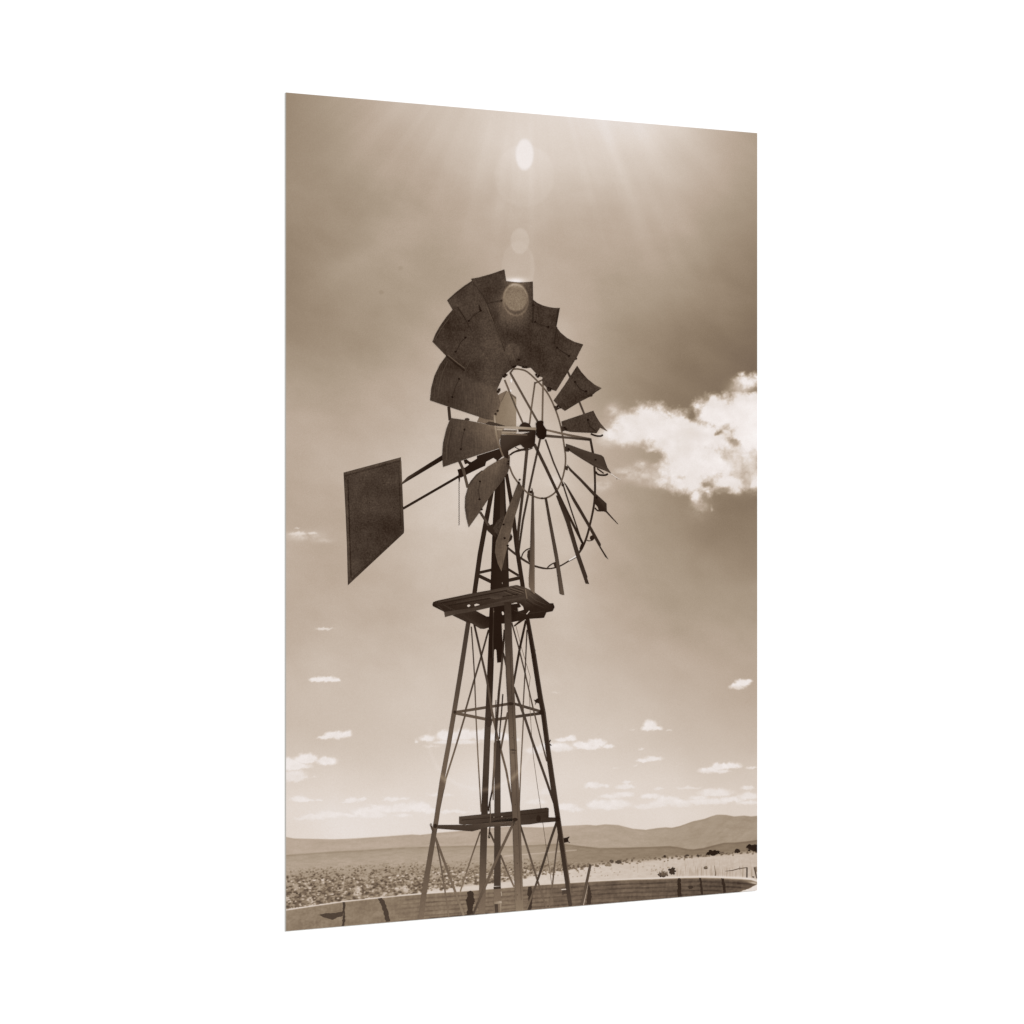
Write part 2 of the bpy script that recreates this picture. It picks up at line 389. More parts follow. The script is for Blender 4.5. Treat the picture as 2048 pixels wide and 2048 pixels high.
# shaded gully lines of the right-hand mountain
hill += 12 * (sst(1380, 1440, PX) * fbm((PX + PY * 1.2) / 16, PY / 30, 65, 3))
m2 = np.interp(PX, [572, 820, 1040, 1160, 1330, 1400, 1450, 1514], [152, 152, 150, 132, 125, 118, 122, 116])
plain = m2 + 18 * fbm(PX / 12, PY / 2.2, 71, 4) + 20 * fbm(PX / 3.0, PY / 1.6, 73, 3) * sst(5, 40, PY - mid) - 12 * np.exp(-((PY - mid - 1.5) / 2.0) ** 2)
plain += 8 * sst(0, 25, PY - mid) * (PX < 1120)
plain -= np.clip((sand - PY), 0, 12) * 0 
kk = np.clip((PY - sky) / 1.6 + .5, 0, 1); T = T * (1 - kk) + hill * kk
lm = PY > mid; kk = np.clip((PY - mid) / 1.6 + .5, 0, 1); T = T * (1 - kk) + plain * kk
k = np.exp(-((PY - (1712 - (PX - 1010) * 0.083)) / 1.1) ** 2) * ((PX > 1008) & (PX < 1153)); T = np.where(lm, T * (1 - .6 * k) + 195 * .6 * k, T)
# sand, with fine grass
sd = np.interp(PX, [572, 900, 1100, 1300, 1514], [200, 202, 200, 189, 183]) + 16 * fbm(PX / 9, PY / 3, 81, 4) + 10 * fbm(PX / 2.2, PY / 7, 83, 2) * sst(1250, 1350, PX)
ks = sst(-4, 6, PY - sand); T = np.where(lm, T * (1 - ks) + sd * ks, T)
# coarse scrub ground: mottled mid grey-brown with pale soil showing
kc = sst(-6, 16, PY - scr) * (1 - ks)
soil = np.interp(PY - scr, [0, 30, 60, 100], [146, 158, 188, 206]) + 26 * fbm(PX / 6, PY / 4, 85, 4)
T = np.where(lm, T * (1 - kc) + soil * kc, T)
rng = np.random.default_rng(3)
kxp = (NX) / 942.3
def stamp(px, py, rx, ry, tone, a):
    s, z = to_print(px, py)
    ix = (float(s) + W / 2) / W * NX; iz = float(z) / H * NZ
    wx, wz = rx * 1.0 + 2, ry * 1.0 + 2
    a0, a1 = max(0, int(ix - wx)), min(NX + 1, int(ix + wx) + 2); b0, b1 = max(0, int(iz - wz)), min(NZ + 1, int(iz + wz) + 2)
    if a0 >= a1 or b0 >= b1: return
    X = PX[b0:b1, a0:a1] - px; Y = PY[b0:b1, a0:a1] - py
    r = np.hypot(X / rx, Y / ry)
    k = (1 - sst(0.55, 1.15, r)) * a
    tn = tone - 16 * np.clip((Y - X * .4) / ry, -1, 1)
    sub = T[b0:b1, a0:a1]; ok = wall[b0:b1, a0:a1] - 2 > PY[b0:b1, a0:a1]
    T[b0:b1, a0:a1] = np.where(ok, sub * (1 - k) + tn * k, sub)
P2 = lambda pts, x: float(np.interp(x, pts[0], pts[1]))
scx = ([560, 572, 740, 850, 1016, 1130, 1163], [1740, 1738, 1728, 1722, 1716, 1722, 1726])
wlx = ([572, 687, 793, 925, 1013, 1123, 1180], [1820, 1804, 1793, 1770, 1762, 1742, 1732])
n = 3000
for q in range(n):
    x = 572 + (1180 - 572) * rng.random() ** (1.0); y0 = P2(scx, x); y1 = P2(wlx, x)
    v = rng.random() ** 0.9; y = y0 + (y1 - y0) * v
    dep = (y - 1722) / 95.0
    if rng.random() < 0.35 * sst(0.6, 1, np.array(v)) : continue
    r = (1.0 + 4.0 * max(0, dep)) * (0.45 + 1.1 * rng.random() ** 1.5)
    far = 1 - float(sst(0.0, 0.45, np.array(v)))
    tn = rng.choice([92, 104, 114, 124, 134]) + 22 * far
    for w_ in range(3):
        stamp(x + rng.normal() * r * .7, y + rng.normal() * r * .35, r * (.75 + .4 * rng.random()), r * (.55 + .35 * rng.random()), tn + rng.normal() * 9, 0.55)
    if r > 2.2: stamp(x - r * .2, y + r * .45, r * .8, r * .4, 64, 0.7); stamp(x + r * .3, y - r * .5, r * .6, r * .3, 166, 0.6)
for q in range(240):      # dark hearts and pale twigs
    x = 572 + 600 * rng.random(); y0 = P2(scx, x) + 6; y1 = P2(wlx, x); y = y0 + (y1 - y0) * rng.random()
    r = 1.2 + 2.2 * max(0, (y - 1722) / 95.) * rng.random()
    stamp(x, y, r * 1.4, r, 58 + 20 * rng.random(), 0.8)
    x = 572 + 520 * rng.random(); y0 = P2(scx, x) + 22; y1 = P2(wlx, x); y = y0 + (y1 - y0) * rng.random()
    stamp(x, y, 1.3 + 2.4 * rng.random(), 0.9 + 1.2 * rng.random(), 206, 0.75)
for q in range(170):      # tufts along the right-hand flat
    x = 1100 + 420 * rng.random(); y = float(np.interp(x, [1100, 1200, 1300, 1400, 1520], [1738, 1727, 1718, 1711, 1703])) + rng.normal() * 2.5 + (6 * rng.random() if x < 1180 else 0)
    stamp(x, y, 1.5 + 1.6 * rng.random(), 1.1 + 0.8 * rng.random(), 70 + 40 * rng.random(), 0.8)
for q in range(60):
    x = 1100 + 240 * rng.random(); stamp(x, 1738 + 18 * rng.random() - (x - 1100) * .03, 1.6, 1.1, 120, 0.6)
def vline(px, y0, y1, w, tone, a=0.6, lean=0):
    global T
    k = np.exp(-(((PX - px - lean * (PY - y1)) / w) ** 2)) * sst(y0 - 2, y0 + 4, PY) * (PY < y1) * (PY < wall - 2) * a
    b = k > 0.01; T[b] = T[b] * (1 - k[b]) + tone * k[b]
for q in range(46):
    x = 1352 + 160 * rng.random() ** .8; vline(x, 1730 + 14 * rng.random(), 1756, 0.8, 118 + 30 * rng.random(), .42, rng.normal() * .08)
for q in range(22):
    x = 1215 + 300 * rng.random(); y = 1712 + 16 * rng.random(); vline(x, y, y + 14 + 10 * rng.random(), 0.7, 160, .5, rng.normal() * .1)

# reservoir wall with its pale rim
top = PY - wall
wt = np.interp(PX, [572, 760, 900, 1040, 1140, 1250, 1360, 1440, 1514], [124, 122, 118, 112, 100, 92, 88, 84, 80])
wt = wt + 24 * fbm(PX / 26, PY / 9, 101, 4) + 20 * fbm(PX / 4, PY / 3, 103, 3) + 14 * fbm(PX / 3.5, PY / 26, 109, 3)
plk = top / 8.6
slope = sst(760, 860, PX) * (1 - sst(1470, 1510, PX) * .5)
wt += slope * (-20 * np.exp(-(((plk - np.round(plk)) / 0.16) ** 2)) * (0.5 + vn(PX / 22, np.round(plk) * 3.1, 105)) + 24 * fbm(PX / 34, plk * 2.3, 107, 3))
rim = np.interp(PX, [572, 1100, 1300, 1514], [2.2, 1.4, 3.2, 5.0])
wl = top > 0
kk = np.clip(top / 1.6 + .5, 0, 1); T = T * (1 - kk) + wt * kk
k = np.exp(-((top + rim * .3) / (rim * .62)) ** 2) * np.interp(PX, [572, 900, 1100, 1300, 1514], [.85, .7, .35, .85, .95])
T = T * (1 - k) + 219 * k
# far-right corner: pale ground below the wall's curved foot
foot = np.interp(PX, [1475, 1484.5, 1500, 1514, 1520], [1786, 1781.5, 1776, 1768.6, 1767]) + 2 * fbm(PX / 5, PY / 5, 111, 3)
k = sst(-0.8, 0.8, PY - foot) * (PX > 1475); T = T * (1 - k) + (218 + 10 * fbm(PX / 6, PY / 4, 113, 2)) * k
k = gau(1508, 1766, 9, 1.3, 12) * .9 * (PY < foot); T = T * (1 - k) + 205 * k
# dark sliver at the foot of the frame
bot = 1862.1 - (PX - 572) * 0.08628
k = np.exp(-((bot - PY) / 2.2) ** 2) * ((PX > 800) & (PX < 1035)) * (0.5 + fbm(PX / 30, PX * 0, 117, 2) * 1.6); k = np.clip(k, 0, .85); T = T * (1 - k) + 50 * k

T /= 255.0
# ---- cut the raster into the parts of the picture
i0 = np.arange(NZ)[:, None] * (NX + 1) + np.arange(NX)[None, :]
fc = lambda A: A[:-1, :-1]
cls = np.where(fc(PY) > fc(wall), 3, np.where(fc(PY) > fc(mid), 2, np.where(fc(PY) > fc(sky), 1, 0)))
fcid = fc(cid)
FRONT = -0.0002


def raster_part(name, mask, mat, label=None):
    f = i0[mask]
    if f.size == 0: return None
    quads = np.stack([f, f + 1, f + NX + 2, f + NX + 1], 1)
    used, inv = np.unique(quads.ravel(), return_inverse=True)
    me = bpy.data.meshes.new(name); nq = len(quads)
    me.vertices.add(len(used)); me.loops.add(nq * 4); me.polygons.add(nq)
    co = np.empty((len(used), 3), np.float32)
    co[:, 0] = S.ravel()[used]; co[:, 1] = FRONT; co[:, 2] = Z.ravel()[used]
    me.vertices.foreach_set('co', co.ravel())
    me.loops.foreach_set('vertex_index', inv.astype(np.int32).ravel())
    me.polygons.foreach_set('loop_start', np.arange(0, nq * 4, 4, dtype=np.int32))
    try: me.polygons.foreach_set('loop_total', np.full(nq, 4, np.int32))
    except Exception: pass
    me.update(calc_edges=True)
    at = me.attributes.new('tone', 'FLOAT', 'POINT'); at.data.foreach_set('value', T.ravel()[used].astype(np.float32))
    o = link(name, me, mat, root)
    if label: o['label'] = label
    return o

raster_part('printed_sky', (cls == 0) & (fcid < 0), INK_SKY)
for q in range(NCL):
    raster_part('printed_cloud', (cls == 0) & (fcid == q), INK_SKY, 'large bright torn cloud at the right of the print' if q == 0 else None)
raster_part('printed_hills', cls == 1, INK_LAND)
raster_part('printed_scrubland', cls == 2, INK_LAND)
raster_part('printed_reservoir_wall', cls == 3, INK_LAND)

# ------------------------------------------------------------------ traced shapes of the print
class Z_:
    def __init__(s, ox, oy, k): s.o = (ox, oy, k)
    def __call__(s, pts): return [(s.o[0] + p[0] / s.o[2], s.o[1] + p[1] / s.o[2]) for p in pts]
A = Z_(850, 530, 4.83); B = Z_(850, 850, 4.83); Tt = Z_(670, 860, 6.44); P = Z_(850, 1160, 6.44)
M = Z_(830, 1400, 6.0375); Lo = Z_(820, 1560, 5.682); R1 = Z_(1120, 1560, 6.9); R2 = Z_(1300, 1600, 8.782); LC = Z_(560, 1580, 6.44)
BOT = lambda x: 1862.1 - (x - 572) * 0.08628
order = [0]


def clipy(p):
    x = min(max(p[0], 572.0), 1514.3); return (x, min(p[1], BOT(x)))


WHOLE = {'chain', 'pipe', 'gearbox', 'printed_bush', 'printed_fence', 'printed_tower', 'printed_tail_vane', 'printed_wheel', 'printed_post', 'platform', 'beam', 'hub'}


def shape(name, polys, mat, parent, layer, label=None):
    """polys: list of (points_px, tone or tones); pieces that do not touch become objects of their own"""
    polys = [(pts, t, j) for j, (pts, t) in enumerate(polys)]
    groups = []
    if name in WHOLE: groups = [polys]
    else:
        for p in polys:
            if groups and set(p[0]) & set(groups[-1][-1][0]): groups[-1].append(p)
            else: groups.append([p])
    o = None
    for g in groups: o = flat(name, g, mat, parent, layer, label)
    return o


def flat(name, polys, mat, parent, layer, label):
    """one thin printed shape on the face of the print"""
    vs, fs, tn, key = [], [], [], {}
    for pts, tone, j in polys:
        y = FRONT - 0.00005 * layer - 0.0000015 * j
        same = j if name in WHOLE else 0
        if name not in WHOLE: y = FRONT - 0.00005 * layer - 0.0000015 * polys[0][2]
        pts = [clipy(p) for p in pts]
        a = sum(pts[i][0] * pts[(i + 1) % len(pts)][1] - pts[(i + 1) % len(pts)][0] * pts[i][1] for i in range(len(pts)))
        if not isinstance(tone, (list, tuple)): tone = [tone] * len(pts)
        idx = list(range(len(pts)))
        if a > 0: idx.reverse()
        f = []
        for i in idx:
            k = (pts[i], y if name not in WHOLE else (y, j))
            if k not in key:
                x, z = to_print(*pts[i]); key[k] = len(vs); vs.append((float(x), y, float(z))); tn.append(tone[i] / 255.0)
            if key[k] not in f: f.append(key[k])
        if len(f) > 2: fs.append(tuple(f))
    me = bpy.data.meshes.new(name); me.from_pydata(vs, [], fs); me.update()
    at = me.attributes.new('tone', 'FLOAT', 'POINT'); at.data.foreach_set('value', tn)
    o = link(name, me, mat, parent)
    if label: o['label'] = label
    return o


def bar(pts, w, tone):
    """pts px polyline, widths px, tones -> one quad per segment, mitred"""
    n = len(pts)
    ws = w if isinstance(w, (list, tuple)) else [w] * n
    ts = tone if isinstance(tone, (list, tuple)) else [tone] * n
    Lf, Rt = [], []
    for i in range(n):
        a = Vector(pts[max(0, i - 1)]); b = Vector(pts[min(n - 1, i + 1)]); d = (b - a).normalized()
        nn = Vector((-d.y, d.x)) * ws[i] / 2; p = Vector(pts[i]); Lf.append(tuple(p + nn)); Rt.append(tuple(p - nn))
    return [([Lf[i], Lf[i + 1], Rt[i + 1], Rt[i]], [ts[i], ts[i + 1], ts[i + 1], ts[i]]) for i in range(n - 1)]


def smooth(pts, k=4):
    out = []
    for i in range(len(pts) - 1):
        p0 = Vector(pts[max(0, i - 1)]); p1 = Vector(pts[i]); p2 = Vector(pts[i + 1]); p3 = Vector(pts[min(len(pts) - 1, i + 2)])
        for j in range(k):
            t = j / k
            out.append(tuple(0.5 * ((2 * p1) + (-p0 + p2) * t + (2 * p0 - 5 * p1 + 4 * p2 - p3) * t * t + (-p0 + 3 * p1 - 3 * p2 + p3) * t ** 3)))
    out.append(tuple(pts[-1])); return out


def blob(px, py, rx, ry, n=14, jit=0.0, seed=1):
    r = np.random.default_rng(seed)
    return [(px + rx * math.cos(2 * math.pi * i / n) * (1 + jit * r.normal()), py + ry * math.sin(2 * math.pi * i / n) * (1 + jit * r.normal())) for i in range(n)]


def rough(pts, step=2.0, amp=0.8, seed=2):
    r = np.random.default_rng(seed); out = []
    for i in range(len(pts)):
        a, b = Vector(pts[i]), Vector(pts[(i + 1) % len(pts)]); m = max(1, int((b - a).length / step))
        for j in range(m):
            p = a.lerp(b, j / m); out.append((p.x + r.normal() * amp * .6, p.y + r.normal() * amp * .35))
    return out

# ---- stains and cracks on the reservoir wall (parts of the wall)
rw = bpy.data.objects['printed_reservoir_wall']
for pts, t in [(LC([(808, 1445), (842, 1445), (836, 1560), (842, 1620), (828, 1755), (796, 1755), (812, 1620), (806, 1560)]), 62),
               (LC([(495, 1605), (600, 1588), (700, 1585), (810, 1565), (812, 1625), (740, 1640), (680, 1672), (560, 1640)]), 66),
               (LC([(1255, 1395), (1318, 1390), (1350, 1450), (1385, 1540), (1420, 1690), (1358, 1702), (1345, 1620), (1310, 1500)]), 64),
               (Lo([(650, 1275), (690, 1255), (722, 1280), (725, 1340), (735, 1380), (712, 1440), (715, 1520), (640, 1535), (655, 1450), (632, 1370), (655, 1320)]), 50),
               (Lo([(1340, 1215), (1380, 1203), (1392, 1300), (1385, 1440), (1370, 1475), (1325, 1475), (1348, 1380), (1335, 1300)]), 52),
               (R1([(395, 1415), (415, 1500), (435, 1580), (425, 1712), (358, 1720), (372, 1600), (380, 1500)]), 52),
               (R2([(478, 1375), (545, 1375), (540, 1450), (552, 1540), (545, 1640), (552, 1697), (485, 1703), (482, 1540)]), 42),
               (R2([(858, 1365), (892, 1365), (905, 1450), (935, 1662), (900, 1668), (872, 1460)]), 44),
               (R2([(1245, 1375), (1290, 1375), (1320, 1480), (1335, 1625), (1288, 1632), (1275, 1520), (1258, 1450)]), 42)]:
    shape('crack', [(rough(pts, 2.2, .9, int(pts[0][0])), t)], INK_LAND, rw, 1)
x, y = R2([(710, 1530)])[0]; shape('stain', [(blob(x, y, 5.5, 3.6, 18, .12, 4), 52)], INK_LAND, rw, 1)

# ---- bushes, fence and leaning post
def bush(px, py, rx, ry, t, seed, spiky=False):
    r = np.random.default_rng(seed); pl = [(blob(px, py, rx * .85, ry * .8, 22, .09, seed), t)]
    for q in range(26):
        a = r.random() * 2 * math.pi; d = .55 + .45 * r.random()
        X, Y = px + rx * d * math.cos(a), py + ry * d * math.sin(a) * .95
        if Y > py + ry * .75: Y = py + ry * .75
        pl.append((blob(X, Y, rx * .16 + .5, ry * .17 + .5, 7, .25, seed + q), t + r.normal() * 6))
    if spiky:
        for q in range(16):
            X = px + rx * (r.random() * 2 - 1); pl += bar([(X, py + ry * .4), (X + r.normal() * 1.5, py - ry * (1.1 + .5 * r.random()))], [1.6, .4], [t + 15, t + 60])
    shape('printed_bush', pl, INK_LAND, root, 1)
for a in [(1100, 930, 112, 52, 30, 5, 0), (1530, 897, 46, 38, 36, 6, 0), (1840, 838, 135, 72, 28, 7, 0), (225, 1310, 84, 50, 62, 8, 1), (385, 1248, 60, 66, 52, 9, 0),
          (258, 990, 20, 18, 50, 10, 0), (648, 972, 36, 13, 62, 11, 0), (842, 982, 24, 14, 60, 12, 0), (975, 1192, 30, 24, 70, 13, 1)]:
    x, y = R2([a[:2]])[0]; bush(x, y, a[2] / 8.782, a[3] / 8.782, a[4], a[5], a[6])
for a in [(710, 1125, 28, 22, 80, 14), (808, 1133, 40, 25, 72, 15), (660, 1172, 42, 22, 125, 16), (518, 1188, 22, 14, 105, 17)]:
    x, y = R1([a[:2]])[0]; bush(x, y, a[2] / 6.9, a[3] / 6.9, a[4], a[5])
shape('printed_fence', bar(R2([(1320, 1250), (1440, 1238), (1560, 1205), (1700, 1186)]), [1.0, 1.8, 1.8, 1.6], 85) + bar(R2([(1702, 1182), (1700, 1362)]), 2.8, 62)
      + bar(R2([(1832, 1180), (1880, 1375)]), 3.6, 78) + bar(R2([(1575, 1170), (1575, 1225)]), 1.2, 100) + bar(R2([(1860, 1170), (1875, 1260)]), 2.5, 120)
      + [(blob(*R2([(1808, 1352)])[0], 2, 2, 8, .2, 3), 75)] + bar(R2([(1130, 1150), (1150, 1290), (1145, 1330)]), [1, 2.5, 3], [130, 110, 105]), INK_LAND, root, 1)
shape('printed_post', bar(R1([(418, 1166), (300, 1732)]), [5.2, 5.8], [68, 82]) + bar(R1([(386, 1440), (322, 1728)]), [.8, 1.4], [150, 175]), INK_BEAM, root, 2)

# ------------------------------------------------------------------ tower
tower = shape('printed_tower', bar(P([(380, 1705), (1110, 1590)]), 5.6, [78, 66]) + bar(P([(1130, 1588), (1520, 1702)]), 5.6, [58, 66])
    + bar(P([(380, 1712), (830, 1802)]), 6, [76, 80]) + bar(P([(850, 1805), (1500, 1715)]), 6, [74, 48]), INK_BEAM, root, 1)
tower['label'] = 'lattice tower of the windmill in the print'
# back leg, pipe
shape('leg', bar([(984, 1247), (981, 1330), (978, 1408), (975, 1460), (972.8, 1516), (969.5, 1600), (967, 1683), (963.4, 1828)], [11, 12.5, 13, 12.5, 12.5, 13, 13.5, 13.5], [26, 32, 40, 54, 54, 44, 60, 108]), INK_BEAM, tower, 2)
shape('pipe', bar([(995.6, 1481), (994.8, 1577), (994.4, 1772)], [10.5, 12.3, 13.5], [44, 58, 62]) + bar([(994.6, 1776), (994, 1829)], 14, [104, 112])
      + bar([(987, 1776), (1001.5, 1775)], 5, 52) + bar([(988, 1806), (1003, 1804)], 4.5, [120, 165]) + bar([(1001, 1806), (1001, 1826)], 3, [140, 125]) + bar([(992, 1808), (993, 1826)], 7, [62, 70]) + bar([(1002, 1783), (1003, 1792)], 1.5, 160)
      + bar([(988.5, 1485), (986, 1600)], 2.2, 90), INK_BEAM, tower, 3)
shape('leg', bar([(939.8, 1222), (921, 1345), (912, 1400), (897, 1490), (884, 1560), (872.5, 1640), (868, 1666), (848, 1785), (841.5, 1840)], [8.5, 9.4, 9.2, 9.2, 9.3, 9.6, 9.8, 10.5, 10.5], [50, 66, 72, 84, 86, 84, 76, 92, 108]), INK_BEAM, tower, 4)
# braces of the tower: name, points, width, tone
def brace(pts, w, t, layer=3, name='brace'): shape(name, bar(pts, w, t), INK_BEAM, tower, layer)
brace(P([(595, 600), (618, 930), (637, 1250)]) + M([(735, 200), (760, 700), (797, 1350)]), 2.5, [45, 58, 68, 82, 100, 78])
brace(P([(632, 570), (720, 960), (798, 1300), (862, 1700)]) + M([(1000, 470), (1100, 850), (1205, 1430)]), [4, 4.2, 4.4, 4.6, 4.4, 4.2, 3.6], [32, 62, 64, 74, 74, 84, 60])
brace(P([(818, 640), (715, 1010), (620, 1330), (520, 1680)]) + M([(600, 200), (480, 600), (370, 950), (345, 1080)]), 3.5, [36, 58, 68, 68, 74, 84, 98, 90])
brace(M([(345, 1080), (280, 1400)]), 2.5, 70)
brace(P([(1022, 640), (1000, 920), (985, 1120), (950, 1450), (925, 1800)]) + M([(975, 420), (955, 800), (935, 1080), (880, 1330)]), [3.6, 4, 4.4, 4.6, 4.6, 4.2, 4.2, 3.6, 2.4], [32, 36, 66, 48, 42, 60, 90, 62, 38], 5)
brace(P([(1001, 1470), (985, 1690), (962, 1932)]) + M([(1018, 470)]), 2.5, [36, 38, 38, 44], 5)
brace(P([(1003, 930), (1052, 1110)]), [3, 5], 46, 5)
brace(M([(1118, 150), (1090, 300), (1035, 590)]), 3.8, 70, 3)
brace(P([(1115, 550), (1200, 850), (1290, 1210), (1400, 1690)]) + M([(1500, 400), (1590, 740)]), 2.8, [46, 60, 70, 70, 74, 66])
brace(P([(1298, 520), (1215, 900), (1138, 1340)]), [4.5, 4.6, 4.2], [28, 32, 46])
brace(P([(1312, 640), (1288, 1180), (1262, 1640)]) + M([(1308, 220), (1275, 850), (1252, 1430)]), 2.5, [42, 62, 76, 82, 98, 70])
brace(P([(1142, 1380), (1250, 1680)]) + M([(1330, 230), (1420, 510), (1560, 900), (1700, 1310)]), [4.4, 5, 5, 5, 5, 4.2], [46, 62, 58, 54, 56, 46])
brace(P([(1170, 590), (1250, 900), (1355, 1250), (1335, 1400), (1352, 1650)]) + M([(1385, 60), (1405, 400), (1430, 700), (1480, 1060), (1545, 1500)]) + Lo([(1560, 850), (1605, 1150), (1642, 1445)]), 0.95, 92, 2, 'wire')
brace(P([(1145, 595), (1215, 540), (1292, 492)]), [2.5, 4.5, 3.5], 36)
brace(P([(1305, 440), (1342, 398)]), 1.6, 190, 7, 'wire')
brace(Lo([(238, 520), (300, 690), (405, 975), (500, 1235), (608, 1540)]), [3.5, 4.5, 4.6, 4.6, 4.6], [70, 84, 92, 108, 128], 5)
brace(Lo([(296, 680), (345, 940), (392, 1230), (440, 1555)]), 2.9, [66, 84, 98, 116], 3)
brace(Lo([(798, 585), (700, 870), (570, 1268)]), 2.9, [74, 92, 118], 1)
brace(Lo([(1188, 460), (1000, 860), (860, 1190), (712, 1535)]), [4.6, 5.2, 5, 4.2], [80, 84, 92, 66], 6)
brace(Lo([(905, 590), (960, 712)]), 3.8, 66, 2)
brace(Lo([(1030, 855), (1095, 1020), (1182, 1215)]), 3.5, [76, 86, 110], 2)
brace(Lo([(1240, 480), (1330, 760), (1450, 1150), (1552, 1460)]), [4.2, 3.9, 3.6, 3.4], [50, 78, 86, 104], 3)
brace(Lo([(1672, 460), (1590, 700), (1500, 985), (1420, 1220), (1320, 1480)]), [5, 4.8, 4.6, 4, 3.6], [44, 60, 54, 76, 112], 3)
brace(Lo([(1690, 600), (1655, 850), (1620, 1170), (1582, 1460)]), 2.9, [60, 74, 90, 108], 3)
brace([(990.5, 1476), (991.5, 1400)], 1.6, 46, 5)
# front leg (pale) and right leg
shape('leg', bar([(1015, 1204), (1016, 1260), (1019, 1346), (1022, 1405), (1023.5, 1440), (1027, 1516), (1031, 1600), (1034, 1683), (1036.5, 1760), (1038.6, 1822)], [13.5, 14.5, 15.5, 15.5, 15.2, 15.2, 15.8, 16.6, 16.6, 15.5], [42, 54, 74, 66, 78, 94, 80, 86, 98, 124]), INK_BEAM, tower, 6)
shape('leg_edge', bar([(1019.5, 1300), (1024, 1410), (1031, 1540), (1037.5, 1683), (1042, 1800)], 1.5, [58, 60, 74, 70, 96]) + bar([(1009.2, 1250), (1013, 1360), (1016.5, 1430), (1024, 1620), (1032, 1800)], 1.0, [60, 60, 62, 68, 100])
      + [(blob(*M([(1185, 605)])[0], 6.2, 1.6, 10, .2, 4), 58), (blob(*M([(1190, 640)])[0], 5, 1.0, 10, .2, 4), 66)]
      + [(blob(x, y, .9, .9, 6), 46) for x, y in M([(1185, 425), (1175, 455), (1195, 480)]) + Lo([(1195, 280), (1218, 945), (1216, 1305), (1200, 500), (1214, 745)])], INK_BEAM, tower, 7)
shape('leg', bar([(1054.5, 1236), (1067, 1310), (1080.5, 1396), (1086, 1424), (1100, 1532.5), (1107, 1580), (1115, 1632), (1127, 1715), (1140.5, 1812)], [7.5, 9.5, 9.8, 9.8, 9.8, 10.5, 10, 9.4, 7.2], [26, 28, 36, 32, 42, 48, 36, 46, 64]), INK_BEAM, tower, 6)
shape('leg_edge', bar([(1057.5, 1240), (1084.5, 1395), (1104.5, 1532), (1119, 1632), (1131.5, 1715), (1142, 1790)], [1.4, 1.8, 1.8, 1.8, 2, 2], [44, 58, 66, 64, 84, 96]), INK_BEAM, tower, 7)
shape('joint', [(blob(*P([(382, 1702)])[0], 3, 3.5, 8), 42), (blob(*P([(1100, 1594)])[0], 6.5, 3.4, 8), 38), (blob(*P([(822, 1830)])[0], 6.2, 10, 10), 42), (blob(*Lo([(285, 522)])[0], 4, 4.5, 8), 40),
      (blob(*Lo([(1192, 448)])[0], 5.5, 3.5, 8), 36), (blob(*Lo([(1675, 440)])[0], 5, 5, 8), 26), (blob(*P([(1500, 1705)])[0], 5, 4.5, 8), 28)], INK_BEAM, tower, 7)
shape('bracket', [(P([(1398, 1540), (1420, 1545), (1448, 1522), (1475, 1560), (1462, 1590), (1435, 1580), (1415, 1612), (1420, 1575)]), 28)]
      + [(M([(1595, 520), (1632, 478), (1640, 485), (1622, 520), (1650, 548), (1640, 552), (1615, 545), (1600, 570)]), 32)]
      + [(Lo([(1732, 662), (1785, 652), (1808, 640), (1812, 648), (1795, 670), (1800, 700), (1818, 708), (1812, 714), (1790, 704), (1742, 716)]), 28)]
      + [(Lo([(1730, 1252), (1785, 1245), (1785, 1292), (1745, 1290), (1735, 1315), (1728, 1290)]), 62), (Lo([(1714, 1238), (1772, 1234), (1778, 1247), (1722, 1251)]), 190)]
      + [(blob(*P([(1408, 905)])[0], 2.2, 2.6, 7, .2), 28), (blob(*P([(1418, 968)])[0], 2.0, 3.0, 7, .2), 28)], INK_BEAM, tower, 5)
# beams at the lower level
shape('plank', [(M([(530, 1407), (800, 1380), (1200, 1342), (1592, 1298), (1614, 1308), (1612, 1415), (1265, 1455), (900, 1480), (590, 1506), (530, 1497)]), [66, 52, 50, 50, 46, 44, 48, 54, 62, 66])]
      + bar(M([(560, 1450), (1150, 1400), (1600, 1350)]), 1.4, 38) + bar(M([(560, 1420), (900, 1388)]), 1, 68) + [(blob(*M([(1490, 1430)])[0], 5, 7, 10, .1), 34)] + bar(M([(1040, 1408), (1055, 1408)]), 1.5, 170) + bar(M([(945, 1415), (955, 1412)]), 1.5, 150), INK_BEAM, tower, 5)
shape('beam', [(M([(268, 1508), (590, 1506), (620, 1508), (820, 1480), (1150, 1420), (1185, 1425), (1185, 1462), (900, 1528), (780, 1562), (690, 1586), (268, 1553)]), [58, 62, 60, 68, 84, 84, 76, 66, 58, 54, 56])]
      + [(M([(905, 1528), (1190, 1462), (1190, 1518), (905, 1532)]), 66)] + [(M([(1262, 1455), (1608, 1416), (1722, 1418), (1722, 1466), (1500, 1484), (1380, 1502), (1262, 1508)]), [54, 50, 46, 44, 50, 56, 58])], INK_BEAM, tower, 5)
shape('hanging_rod', bar(M([(905, 1190), (908, 1420), (900, 1560), (893, 1625)]), [1.6, 2, 2.4, 3], [60, 84, 60, 36]) + bar(M([(925, 1110), (888, 1310), (888, 1345)]), 2.4, 34)
      + [(blob(*M([(893, 1650)])[0], 2.2, 3.6, 10), 32), (blob(*M([(895, 1643)])[0], .8, 1.3, 8), 150)] + bar(M([(222, 1590), (185, 1500)]), [3.5, 3], 70) + [(blob(*M([(190, 1508)])[0], 2.2, 3, 10), 48), (blob(*M([(191, 1508)])[0], .9, 1.5, 8), 190)], INK_BEAM, tower, 8)

